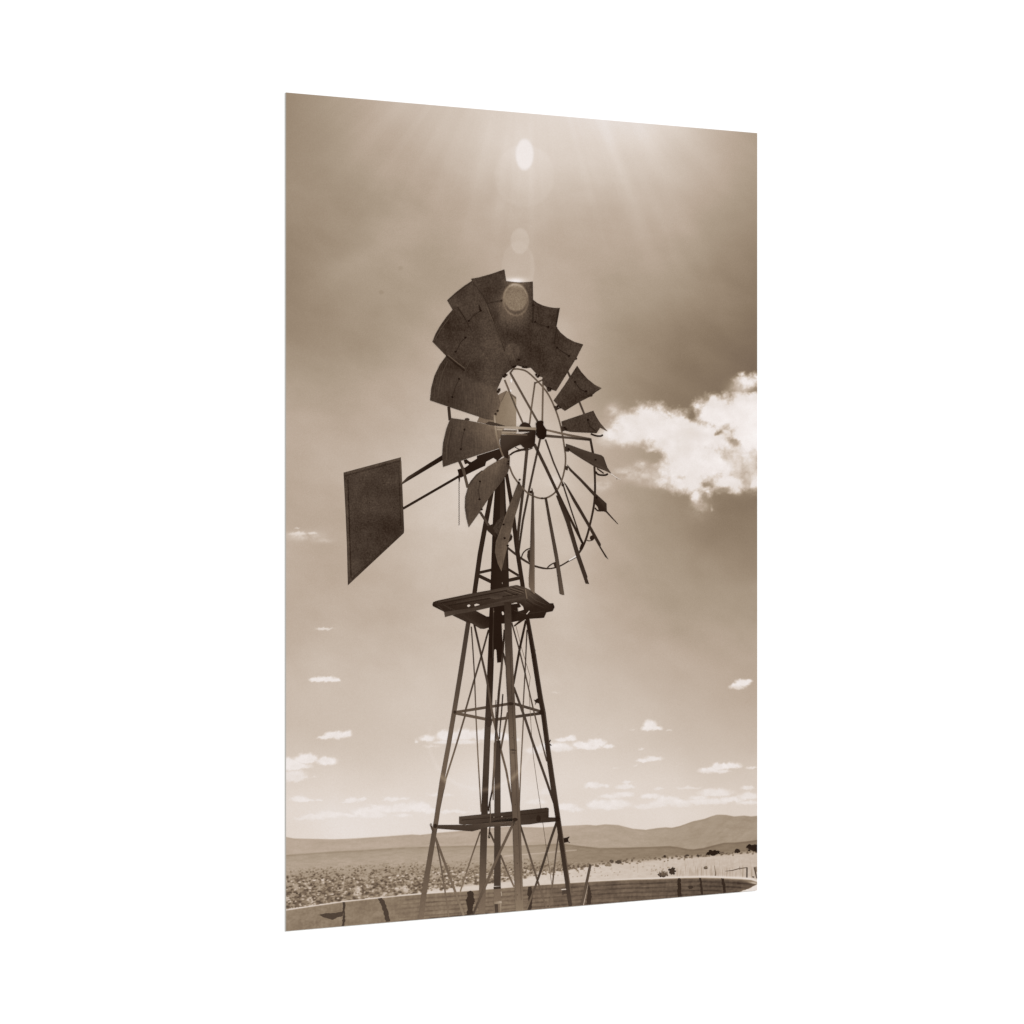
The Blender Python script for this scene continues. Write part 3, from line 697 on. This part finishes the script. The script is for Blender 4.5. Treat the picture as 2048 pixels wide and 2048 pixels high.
# upper tower
shape('leg', bar(B([(655, 590), (600, 870), (530, 1250), (475, 1640)]), [8, 9.5, 9.5, 9], [34, 32, 36, 38]), INK_DARK, tower, 2)
shape('leg', bar(B([(785, 470), (840, 790), (885, 1180), (945, 1570)]), [7, 8.5, 8.5, 8.5], [28, 30, 34, 32]), INK_DARK, tower, 2)
shape('column', [(B([(690, 320), (790, 400), (768, 470), (782, 800), (800, 1150), (812, 1590), (630, 1600), (642, 1250), (655, 900), (675, 600)]), [24, 24, 24, 30, 34, 34, 26, 24, 24, 26])]
      + bar(B([(745, 560), (745, 900), (765, 1400)]), 9, [34, 46, 42]), INK_DARK, tower, 3)
shape('column', [(P([(835, 300), (1040, 300), (1040, 560), (985, 562), (1002, 900), (975, 1060), (928, 1066), (918, 905), (905, 888), (890, 905), (882, 1000), (825, 1000), (818, 560)]), 24)]
      + bar(P([(880, 360), (880, 520), (872, 760), (876, 1000)]), 2, [60, 40, 48, 62]), INK_DARK, tower, 3)
for pts, w in [(B([(515, 1428), (640, 1400)]), 5.6), (B([(515, 1455), (640, 1515)]), 7), (B([(800, 1392), (905, 1456)]), 5), (B([(800, 1502), (915, 1476)]), 7)]:
    shape('brace', bar(pts, w, 36), INK_DARK, tower, 1)
shape('guide_plate', [(B([(590, 985), (655, 955), (690, 1090), (645, 1060), (600, 1020)]), 38), (B([(800, 1140), (830, 1050), (845, 1080), (835, 1110)]), 32)]
      + bar(smooth(B([(690, 1040), (705, 960), (770, 890)])), [9] * 9, 52), INK_DARK, tower, 4)

# platform
plat = shape('platform', [(P([(93, 312), (104, 285), (130, 274), (170, 262), (600, 172), (850, 128), (1090, 80), (1180, 64), (1280, 92), (1312, 220), (1180, 262), (700, 345), (600, 385), (380, 425), (250, 412), (98, 336)]), [30, 34, 36, 44, 46, 54, 60, 62, 62, 52, 42, 36, 34, 36, 34, 28])]
      + [(P([(245, 410), (600, 360), (1000, 268), (1290, 208), (1312, 245), (1100, 310), (820, 358), (650, 396), (350, 452), (255, 478)]), [62, 52, 64, 60, 52, 46, 62, 50, 60, 66])]
      + [(P([(1278, 92), (1400, 150), (1500, 222), (1605, 300), (1650, 298), (1668, 350), (1642, 402), (1562, 418), (1532, 486), (1500, 490), (1340, 500), (1290, 508), (1110, 545), (1110, 400), (1205, 402), (1270, 385), (1262, 340), (1222, 305), (1110, 292), (1300, 225)]), [80, 74, 56, 36, 26, 26, 26, 32, 26, 26, 30, 28, 26, 24, 26, 32, 34, 34, 44, 58])]
      + [(P([(350, 455), (540, 546), (600, 558), (650, 592), (712, 628), (760, 630), (822, 612), (828, 472), (790, 470), (655, 396), (450, 432)]), [46, 42, 38, 46, 54, 50, 34, 26, 26, 40, 44])], INK_BEAM, tower, 5)
shape('plank', bar(P([(170, 285), (620, 195), (1100, 105)]), 1.6, [60, 58, 72]) + bar(P([(400, 290), (850, 215)]), 1.3, [58, 64]) + bar(P([(1060, 120), (1240, 180)]), 1.4, 78) + bar(P([(1100, 105), (1270, 160)]), 1.6, 82)
      + bar(P([(1150, 85), (1275, 130)]), 1.4, 84) + bar(P([(1010, 150), (1150, 205)]), 1.2, 74) + bar(P([(1330, 180), (1420, 260), (1560, 320)]), 1.4, [76, 66, 50]) + bar(P([(1300, 220), (1400, 300), (1540, 360)]), 1.3, [70, 58, 42])
      + bar(P([(1290, 120), (1312, 240)]), 2.4, [104, 92]) + bar(P([(160, 330), (240, 400)]), 2, 52) + bar(P([(130, 300), (250, 330), (420, 405)]), 1, [50, 48, 58]) + bar(P([(200, 290), (330, 380)]), .9, 56)
      + bar(P([(1075, 112), (1255, 172)]), .8, 30) + bar(P([(1125, 95), (1272, 145)]), .8, 30) + bar(P([(1030, 140), (1190, 198)]), .9, 30) + bar(P([(200, 300), (840, 175), (1050, 135)]), 1.6, 30)
      + bar(P([(300, 330), (820, 240), (1200, 180)]), 1.4, 28) + bar(P([(1340, 140), (1450, 215), (1590, 315)]), 1, 46) + bar(P([(1300, 260), (1420, 340), (1500, 380)]), 1, 30) + bar(P([(1140, 390), (1290, 440), (1540, 400)]), 1.2, 46), INK_BEAM, tower, 6)
shape('under_deck', [(P([(1108, 312), (1212, 302), (1238, 350), (1190, 358), (1196, 402), (1108, 402)]), 26)], INK_BEAM, tower, 4)
shape('deck_highlight', [(blob(*P([(910, 214)])[0], 14, 5, 16, .05, 5), [58 + 12 * math.sin(i * .39) for i in range(16)])], INK_BEAM, tower, 7)  # highlight on the printed deck, painted as a paler ellipse
shape('gap', [(blob(*P([(560, 331)])[0], 3.0, 2.2, 9, .12, 6), 196), (P([(630, 318), (660, 305), (700, 314), (695, 322), (640, 338)]), 192), (P([(1135, 296), (1175, 290), (1185, 298), (1150, 306)]), 196),
      (P([(985, 412), (1000, 404), (1014, 425), (1012, 448), (992, 450)]), 196), (P([(1196, 362), (1235, 345), (1228, 325), (1262, 350), (1268, 380), (1215, 400), (1200, 380)]), 196), (P([(880, 398), (886, 398), (886, 416), (880, 416)]), 120),
      (P([(990, 30), (994, 30), (995, 50), (990, 50)]), 170), (P([(1125, 545), (1160, 535), (1172, 540), (1150, 562), (1130, 575)]), 196), (P([(992, 565), (1012, 562), (1004, 640), (995, 640)]), 190)], INK_DARK, tower, 8)

# ------------------------------------------------------------------ tail
tail = shape('printed_tail_vane', [(Tt([(108, 548), (848, 350), (856, 560), (880, 1030), (890, 1290), (886, 1328), (164, 2002), (152, 1500), (136, 1100)]), [60, 58, 56, 48, 44, 44, 58, 58, 58])], INK_METAL, root, 1)
shape('frame', bar(Tt([(165, 640), (178, 1000), (205, 1900)]), [1.6, 2.2, 2.2], [40, 34, 36]) + bar(Tt([(815, 470), (832, 800), (845, 1240)]), [1.2, 2.2, 3], [50, 40, 36])
      + bar(Tt([(118, 562), (842, 368)]), 3.2, 66) + bar(Tt([(130, 590), (838, 398)]), 2.6, 46) + bar(Tt([(130, 640), (165, 1250), (178, 1920)]), 3.4, 64) + bar(Tt([(846, 400), (868, 960)]), 2.4, [84, 56]) + bar(Tt([(870, 1310), (210, 1925)]), 3.2, 46)
      + [(blob(x, y, 1.1, 1.3, 7), 28) for x, y in Tt([(170, 1135), (180, 1330), (628, 692), (445, 935), (755, 997), (620, 1140)])], INK_METAL, tail, 2)
shape('tail_boom', [(Tt([(858, 678), (905, 632), (930, 605), (1380, 322), (1382, 392), (940, 655), (862, 702)]), [78, 60, 26, 24, 24, 30, 60])], INK_DARK, tail, 1)
shape('tail_boom', bar(Tt([(876, 1012), (1600, 594)]) + B([(395, 462), (560, 385)]), [5, 5, 6.5, 7], [34, 28, 26, 24]), INK_DARK, tail, 1)
shape('tail_bracket', [(B([(330, 425), (312, 432), (322, 470), (320, 490), (345, 510), (420, 470), (540, 410), (580, 395), (590, 355), (660, 318), (700, 345), (800, 262), (800, 230), (760, 215), (500, 298), (500, 325), (440, 362), (400, 330), (372, 340), (385, 380), (410, 372), (425, 382), (388, 410)]), 24),
      (B([(390, 340), (450, 360), (440, 372), (380, 348)]), 26)], INK_DARK, tail, 2)
ch = B([(328, 540), (328, 975)]); n = 42
shape('chain', bar(Tt([(1598, 600), (1600, 668)]), [4, 2], 28) + [(blob(ch[0][0] + (ch[1][0] - ch[0][0]) * i / n + .3 * (-1) ** i, ch[0][1] + (ch[1][1] - ch[0][1]) * i / n, .85, 1.25, 6), 62) for i in range(n)], INK_DARK, tail, 3)

# ------------------------------------------------------------------ wheel
inner = A([(838, 1012), (880, 1004), (950, 1015), (1000, 1042), (1060, 1097), (1130, 1170), (1190, 1250), (1240, 1350), (1275, 1440), (1305, 1540), (1330, 1660), (1348, 1780), (1356, 1850)]) + B([(1352, 400), (1322, 530), (1270, 635), (1200, 692), (1130, 710), (1050, 690), (980, 648), (900, 560), (845, 478), (815, 400)])
wheel = shape('printed_wheel', bar(smooth(inner, 3), 3.2, 84), INK_BEAM, root, 3, 'multi-bladed wheel of the windmill in the print')
shape('outer_rim', bar(A([(228, 1370), (240, 1500)]), 6, 44) + bar(B([(325, 335), (372, 440), (412, 605)]), 5.8, [56, 66, 74]) + bar(B([(530, 840), (690, 1085)]), [5, 5.6], 60)
      + bar(smooth(B([(790, 1180), (900, 1268), (1000, 1333), (1060, 1363), (1180, 1388), (1290, 1368), (1390, 1312)]), 3), [4.4] * 6 + [3.8] * 6 + [2.8] * 7, 44)
      + bar(B([(1390, 1312), (1460, 1268)]), 4, 222) + bar(B([(1385, 1320), (1465, 1276)]), 1.6, 70)
      + bar(smooth(B([(1460, 1262), (1510, 1200), (1560, 1085), (1600, 930), (1630, 780), (1641, 650), (1640, 500), (1635, 400)]), 3), 4.2, 40)
      + bar(B([(1622, 275), (1595, 130)]), 4.6, 36) + bar(A([(1538, 1442), (1488, 1318)]), 4, 60) + bar(A([(1402, 1085), (1372, 1018)]), 4, 52), INK_BEAM, wheel, 2)
shape('rim_bracket', bar(smooth(B([(930, 1285), (945, 1240), (980, 1205), (1025, 1188)])), 2.4, 46) + [(B([(990, 1215), (1025, 1195), (1028, 1330), (1000, 1322), (985, 1270)]), 42)]
      + bar(smooth(B([(1178, 1385), (1200, 1360), (1240, 1335), (1282, 1325)])), 2.4, 42) + [(B([(1240, 1340), (1285, 1320), (1288, 1385), (1250, 1372)]), 40)]
      + bar(smooth(B([(1548, 1098), (1575, 1118), (1615, 1112), (1640, 1085)])), 2.0, 60) + [(blob(*B([(1612, 1090)])[0], 4.5, 5, 9, .15), 34)]
      + bar(smooth(B([(1640, 800), (1670, 828), (1745, 822)])), 3, 34) + [(B([(1650, 740), (1700, 815), (1745, 835), (1680, 835)]), 34)]
      + bar(smooth(B([(1645, 450), (1675, 480), (1740, 484), (1765, 470)])), 3.6, 28) + bar(B([(1660, 420), (1725, 468)]), 2.5, 34)
      + bar(smooth(A([(1600, 1632), (1650, 1650), (1700, 1652), (1715, 1638)])), 3.4, 30) + [(blob(*A([(1590, 1262)])[0], 6, 2.5, 8), 38), (blob(*A([(405, 1492)])[0], 5, 3, 8), 48), (blob(*A([(1455, 905)])[0], 3, 2.5, 8), 36)], INK_DARK, wheel, 4)
shape('rim_stay', bar(A([(1062, 1142), (1138, 1108)]), 3, 76), INK_BEAM, wheel, 4)
SP = [(A([(768, 1110), (870, 1360), (948, 1535)]), 3.6, [84, 84, 70]), (A([(822, 1042), (1088, 1515)]), 4.2, [72, 64]), (A([(1062, 1130), (1030, 1360), (1008, 1540)]), 3.2, [72, 88, 84]),
      (A([(1140, 1100), (1132, 1515)]), 3.4, [90, 88]), (A([(1162, 1592), (1380, 1642), (1595, 1682)]), [3.6, 4.4, 4.4], [96, 88, 60]), (A([(1165, 1650), (1380, 1668), (1602, 1692)]), [5.6, 4.4, 3.6], [60, 66, 44]),
      (B([(985, 225), (945, 640), (905, 980), (882, 1230)]), [6.2, 5.6, 5.4, 5.6], [52, 50, 46, 38]), (B([(1112, 130), (1010, 600), (945, 920), (900, 1240)]), [4.2, 4.2, 4.2, 4], [50, 52, 48, 40]),
      (B([(1055, 185), (1165, 410), (1270, 635), (1400, 900), (1525, 1150)]), [6, 6, 5.6, 5, 4.6], [48, 46, 42, 36, 36]), (B([(1162, 140), (1240, 360), (1330, 570), (1420, 850), (1524, 1160)]), [3.4, 3.4, 3, 2.8, 2.6], [50, 56, 46, 42, 36])]
for pts, w, t in SP: shape('spoke', bar(pts, w, t), INK_BEAM, wheel, 4)
shape('spoke_clamp', [(B([(1505, 1150), (1535, 1155), (1528, 1190), (1505, 1205), (1490, 1198)]), 28), (B([(865, 1190), (905, 1200), (915, 1290), (890, 1290)]), 34), (blob(*B([(1025, 648)])[0], 3.5, 3.2, 8), 30),
      (blob(*B([(1130, 708)])[0], 3.5, 2, 8), 44), (blob(*B([(1268, 640)])[0], 3, 3.5, 8), 40), (blob(*B([(1330, 580)])[0], 3, 3, 8), 38), (B([(1350, 395), (1385, 400), (1375, 440), (1350, 430)]), 44)]
      + bar(B([(1030, 612), (1042, 660)]), 2, 50) + bar(B([(1640, 540), (1640, 560)]), 1, 40), INK_DARK, wheel, 5)

# blades: outline, tone(s)
BL = [
 (A([(690, 1262), (785, 1213), (880, 1275), (880, 1565), (700, 1556), (500, 1516), (525, 1465), (640, 1495), (690, 1440), (720, 1340)]), [112, 122, 132, 126, 100, 92, 92, 100, 108, 112], 4, INK_BEAM),
 (A([(782, 155), (840, 162), (900, 168), (970, 166), (1040, 160), (1047, 500), (1040, 800), (1026, 992), (985, 997), (940, 985), (890, 972), (790, 850), (720, 600), (700, 380)]), 50, 5, INK_METAL),
 (A([(1042, 335), (1085, 368), (1140, 392), (1200, 408), (1250, 415), (1302, 415), (1268, 600), (1240, 750), (1150, 1085), (1100, 1078), (1024, 997), (1030, 800), (1038, 500)]), 54, 6, INK_METAL),
 (A([(1268, 600), (1310, 655), (1370, 705), (1440, 742), (1527, 768), (1465, 890), (1380, 1030), (1265, 1218), (1180, 1192), (1138, 1150), (1132, 1080), (1190, 900), (1238, 700)]), 57, 7, INK_METAL),
 (A([(445, 133), (520, 120), (640, 86), (765, 43), (783, 155), (778, 300), (760, 420), (790, 700), (890, 972), (832, 1005), (700, 760), (620, 440), (500, 230), (452, 155)]), 58, 7, INK_METAL),
 (A([(212, 342), (290, 270), (380, 200), (455, 152), (560, 300), (640, 480), (700, 640), (760, 830), (838, 1002), (745, 1078), (600, 950), (420, 640), (312, 405), (265, 432)]), [60, 60, 60, 60, 66, 72, 74, 74, 70, 64, 62, 62, 60, 58], 8, INK_METAL),
 (A([(70, 742), (100, 665), (150, 580), (205, 502), (265, 432), (312, 403), (440, 620), (560, 850), (750, 1078), (695, 1200), (550, 1130), (375, 1022), (205, 880)]), [54, 54, 54, 54, 54, 54, 62, 68, 66, 64, 60, 58, 54], 9, INK_METAL),
 (A([(46, 1308), (58, 1190), (90, 1070), (140, 965), (205, 876), (375, 1022), (520, 1110), (690, 1190), (700, 1240), (728, 1340), (690, 1440), (655, 1497), (590, 1490), (250, 1378)]), [56, 56, 56, 56, 54, 54, 62, 72, 76, 92, 84, 70, 62, 58], 10, INK_STRIPE),
 (A([(245, 1478), (400, 1500), (560, 1532), (680, 1560), (760, 1580), (740, 1630), (715, 1690), (720, 1768), (500, 1838), (172, 1952), (162, 1850), (172, 1720), (205, 1580)]), [66, 70, 80, 100, 112, 96, 84, 74, 66, 62, 58, 58, 60], 11, INK_STRIPE),
 (B([(818, 283), (700, 345), (600, 405), (530, 465), (470, 525), (412, 602), (385, 700), (382, 800), (397, 900), (420, 990), (520, 850), (640, 670), (740, 548), (800, 455), (815, 400)]), [78, 88, 90, 88, 86, 74, 62, 62, 66, 76, 80, 76, 72, 62, 58], 11, INK_STRIPE),
 (B([(902, 540), (915, 560), (940, 625), (905, 760), (855, 920), (800, 1150), (765, 1290), (735, 1415), (700, 1340), (672, 1230), (680, 1130), (720, 1020), (770, 880), (830, 730), (880, 600)]), [60, 64, 72, 78, 84, 92, 92, 96, 90, 82, 86, 92, 88, 84, 72], 12, INK_STRIPE),
 (B([(1030, 655), (1050, 650), (1057, 1100), (1058, 1640), (1025, 1600), (1002, 1560), (1000, 1480), (1012, 1300), (1018, 1000)]), [62, 66, 86, 108, 104, 98, 92, 74, 72], 6, INK_BEAM),
 (B([(1152, 700), (1176, 700), (1200, 830), (1280, 1240), (1345, 1642), (1325, 1642), (1298, 1630), (1255, 1300), (1195, 960)]), [48, 48, 60, 66, 80, 82, 74, 60, 58], 6, INK_BEAM),
 (B([(1262, 680), (1300, 685), (1400, 930), (1490, 1240), (1568, 1465), (1565, 1480), (1584, 1537), (1550, 1532), (1455, 1260), (1360, 940)]), [44, 46, 52, 52, 52, 52, 50, 50, 52, 54], 6, INK_BEAM),
 (B([(1335, 545), (1362, 572), (1500, 800), (1620, 1010), (1697, 1150), (1695, 1175), (1772, 1300), (1740, 1275), (1665, 1150), (1560, 960), (1430, 740)]), [44, 46, 52, 52, 48, 48, 34, 36, 48, 52, 52], 6, INK_BEAM),
 (B([(1368, 378), (1420, 435), (1500, 510), (1640, 655), (1752, 758), (1755, 830), (1868, 960), (1855, 955), (1745, 842), (1690, 822), (1640, 760), (1628, 685), (1500, 545), (1395, 440)]), [50, 54, 58, 56, 52, 44, 40, 40, 40, 38, 40, 44, 52, 48], 6, INK_BEAM),
 (B([(1358, 180), (1420, 200), (1500, 230), (1620, 270), (1702, 292), (1725, 310), (1760, 410), (1800, 470), (1780, 462), (1740, 442), (1640, 405), (1500, 320), (1400, 255), (1365, 240)]), [62, 66, 68, 64, 58, 54, 58, 76, 90, 54, 56, 58, 56, 54], 6, INK_BEAM),
 (A([(1315, 1512), (1500, 1450), (1625, 1407), (1650, 1460), (1690, 1525), (1762, 1607), (1740, 1598), (1690, 1572), (1655, 1625), (1500, 1618), (1400, 1612), (1330, 1595)]), [62, 60, 56, 58, 66, 96, 96, 66, 48, 50, 54, 54], 6, INK_METAL),
 (A([(1468, 973), (1510, 1035), (1570, 1102), (1640, 1158), (1705, 1190), (1665, 1205), (1640, 1235), (1600, 1268), (1500, 1318), (1350, 1410), (1295, 1370), (1240, 1310), (1340, 1170)]), [58, 58, 58, 64, 84, 60, 50, 50, 52, 56, 56, 60, 60], 6, INK_METAL),
]
for pts, t, lay, mt in BL:
    t = [v - 6 for v in t] if isinstance(t, list) else t - 4
    shape('blade', [(pts, t)], mt, wheel, lay)
# rolled back faces, seams and bolts of the blades
shape('blade_back', [(B([(405, 600), (440, 540), (490, 480), (550, 436), (572, 462), (500, 545)]), 66)], INK_METAL, wheel, 3)
shape('blade_back', [(B([(655, 1000), (690, 930), (735, 890), (772, 882), (750, 960), (700, 1070)]), 50)], INK_METAL, wheel, 5)
shape('blade_back', [(A([(1640, 1232), (1662, 1204), (1705, 1190), (1670, 1214)]), 46)], INK_DARK, wheel, 7)
shape('blade_back', bar(B([(1790, 468), (1850, 508), (1893, 530)]), [1.6, .9, .6], [210, 222, 205]) + [(blob(*B([(1852, 520)])[0], 1, 1, 7), 90)], INK_BEAM, wheel, 5)
shape('blade_seam', bar(A([(312, 405), (380, 510), (452, 645)]), 1.6, [34, 34, 48]) + bar(A([(590, 400), (680, 590), (765, 815)]), 2.4, [72, 82, 74]) + bar(A([(203, 878), (300, 958), (380, 1022)]), 3.0, [34, 28, 30]) + bar(A([(215, 868), (310, 945), (385, 1000)]), 2.0, [76, 78, 70])
      + bar(A([(618, 440), (695, 630), (770, 830)]), 1.4, 36) + bar(A([(1044, 340), (1040, 560)]), 1.6, 32) + bar(A([(1272, 600), (1245, 760)]), 1.6, 36) + bar(A([(1284, 430), (1262, 590)]), 1.4, 34) + bar(A([(1060, 550), (1120, 580), (1190, 600)]), 1.1, 36) + bar(A([(1272, 800), (1390, 880)]), 1.2, 32)
      + bar(A([(518, 385), (535, 450)]), [1.5, 4.5], 28) + bar(A([(330, 1100), (290, 1180), (262, 1275)]), 1.1, 42) + bar(A([(1445, 1130), (1490, 1195), (1550, 1225)]), 1.3, 34) + bar(A([(1572, 1500), (1590, 1560), (1650, 1605)]), 1.3, 36) + bar(A([(380, 1590), (355, 1680), (345, 1780)]), 1.2, 42)
      + bar(B([(530, 545), (512, 640), (525, 715)]), 1.2, 50) + bar(A([(600, 370), (740, 345)]), 1.1, 36) + bar(A([(390, 700), (340, 750), (295, 840)]), 1.1, 36) + bar(A([(420, 540), (460, 500), (520, 450)]), 1.1, 38)
      + bar(A([(230, 330), (330, 250), (450, 165)]), 1.2, 44) + bar(A([(95, 715), (150, 620), (225, 520)]), 1.2, 70) + bar(A([(120, 1290), (128, 1180), (165, 1040), (215, 930)]), .9, 74) + bar(A([(145, 1300), (155, 1180), (190, 1060)]), .7, 72) + bar(A([(80, 1290), (92, 1180), (130, 1060)]), .7, 70)
      + bar(A([(220, 1880), (225, 1750), (262, 1560)]), .8, 48) + bar(A([(200, 1890), (207, 1740), (240, 1590)]), .8, 82) + bar(A([(380, 1030), (440, 900), (520, 760)]), .9, 70) + bar(A([(350, 1330), (370, 1200)]), .7, 68) + bar(A([(455, 160), (560, 300), (625, 430)]), .9, 44), INK_DARK, wheel, 13)
shape('blade_back', [(A([(785, 1216), (700, 1258), (700, 1300), (730, 1330)]), 96), (A([(800, 1222), (880, 1276), (880, 1300), (812, 1240)]), 84)] + bar(A([(785, 1216), (735, 1320)]), 1.3, 74), INK_BEAM, wheel, 5)
shape('glint', [(blob(*A([(832, 1118)])[0], 1.6, 4, 8), 228), (blob(*A([(825, 1215)])[0], 2, 2.6, 8), 224)], INK_BEAM, wheel, 2)
bolts = A([(535, 440), (420, 540), (388, 702), (290, 838), (325, 1100), (262, 1277), (735, 345), (1062, 550), (1190, 600), (1272, 800), (1390, 878), (1045, 390), (1445, 1130), (1550, 1222), (1572, 1498), (378, 1590), (342, 1780), (850, 985), (870, 978), (945, 985), (975, 985),
      (755, 1075), (775, 1060), (700, 1225), (715, 1200), (700, 1410), (680, 1440), (1070, 1058), (1095, 1070), (1190, 1185), (1210, 1198), (1280, 1365), (1298, 1380), (1345, 1570), (1360, 1585), (905, 915)]) + B([(528, 545), (523, 718), (765, 1092), (755, 960), (1645, 335), (1655, 700), (1385, 235), (545, 815), (795, 1165), (805, 350), (800, 375), (912, 530), (905, 560)])
shape('bolt', [(blob(x, y, 2.3, 2.0, 8, .18, i), 20) for i, (x, y) in enumerate(bolts)], INK_DARK, wheel, 14)
shape('blade_clip', [(A(p), 44) for p in [[(828, 1000), (840, 975), (880, 978), (860, 1000)], [(935, 995), (945, 980), (990, 985), (985, 1000)], [(740, 1085), (780, 1050), (800, 1060), (770, 1090)], [(690, 1240), (700, 1200), (730, 1210), (710, 1240)],
      [(1060, 1060), (1105, 1075), (1095, 1090), (1080, 1090)], [(1170, 1190), (1220, 1200), (1215, 1220), (1185, 1225)], [(1255, 1360), (1300, 1385), (1260, 1410), (1240, 1370)], [(1310, 1550), (1360, 1595), (1320, 1610)], [(655, 1445), (690, 1440), (685, 1455), (660, 1455)], [(1350, 1750), (1395, 1780), (1385, 1805), (1350, 1800)]]], INK_DARK, wheel, 8)
# inner-rim arc over the left blades, lit
shape('inner_rim', bar(smooth(A([(668, 1448), (676, 1560), (690, 1660), (712, 1740), (752, 1850)])), 3.6, [112, 120, 128, 130, 124, 118, 112, 108, 104, 98, 92, 90, 88, 88, 86, 84, 82]) + bar(A([(820, 1045), (845, 1012)]), 3, 70), INK_BEAM, wheel, 13)
# hub and gearbox
shape('gearbox', [(A([(728, 1642), (905, 1640), (1068, 1600), (1062, 1680), (1058, 1742), (1022, 1772), (960, 1774), (920, 1735), (860, 1760), (802, 1795), (803, 1872), (765, 1858), (735, 1790), (722, 1720)]), [44, 40, 22, 20, 22, 28, 32, 30, 30, 28, 24, 26, 38, 46]),
      (A([(905, 1562), (925, 1535), (960, 1518), (1005, 1532), (1028, 1578), (1068, 1580), (1068, 1610), (900, 1612)]), 26), (A([(580, 1535), (615, 1512), (660, 1520), (775, 1556), (660, 1552)]), 38)], INK_DARK, wheel, 13)
shape('shaft', bar(A([(690, 1566), (880, 1572), (1070, 1584)]), [3, 5.2, 5.2], [128, 142, 118]) + bar(A([(745, 1600), (885, 1604)]), 2.6, 62) + bar(A([(690, 1588), (745, 1590)]), 3.5, 128) + bar(A([(735, 1614), (880, 1618)]), 2.6, 124) + bar(A([(735, 1628), (985, 1642)]), [3.6, 2.6], [116, 70])
      + bar(A([(900, 1590), (1060, 1598)]), 1.6, 30) + bar(A([(884, 1570), (886, 1612)]), .7, 170), INK_DARK, wheel, 14)
shape('hub', [(A([(1066, 1530), (1085, 1508), (1120, 1502), (1142, 1512), (1140, 1545), (1160, 1575), (1172, 1592), (1168, 1650), (1150, 1680), (1128, 1685), (1090, 1672), (1068, 1640), (1072, 1580)]), 18)], INK_DARK, wheel, 15)
shape('brake_arm', bar(smooth(B([(820, 290), (860, 262), (930, 240), (975, 238)])), [3.5] * 6 + [4.5] * 7, 30) + bar(smooth(B([(868, 215), (920, 238), (970, 240), (1010, 235), (1040, 222)])), 1.5, 34), INK_DARK, wheel, 5)

# ------------------------------------------------------------------ backdrop, light, camera
me = bpy.data.meshes.new('backdrop'); me.from_pydata([(-12, 3.2, -8), (12, 3.2, -8), (12, 3.2, 9), (-12, 3.2, 9)], [], [(0, 1, 2, 3)]); me.update()
bd = link('backdrop', me, WALL, None); bd['kind'] = 'structure'

w = bpy.data.worlds.new('World'); scene.world = w; w.use_nodes = True
bg = w.node_tree.nodes.get('Background') or w.node_tree.nodes.new('ShaderNodeBackground')
bg.inputs[0].default_value = (1, 1, 1, 1); bg.inputs[1].default_value = LIGHT

cam = bpy.data.cameras.new('camera'); co = bpy.data.objects.new('camera', cam); col.objects.link(co)
co.location = (CX, -CD, CZ); co.rotation_euler = (math.radians(90), 0, 0)
cam.sensor_width = 36; cam.sensor_fit = 'HORIZONTAL'; cam.lens = F / 2048 * 36
cam.shift_y = -0.45 / 2048
cam.clip_start = 0.05; cam.clip_end = 200
scene.camera = co
scene.view_settings.view_transform = 'Standard'; scene.view_settings.look = 'None'
scene.view_settings.exposure = 0; scene.view_settings.gamma = 1; scene.view_settings.use_curve_mapping = False
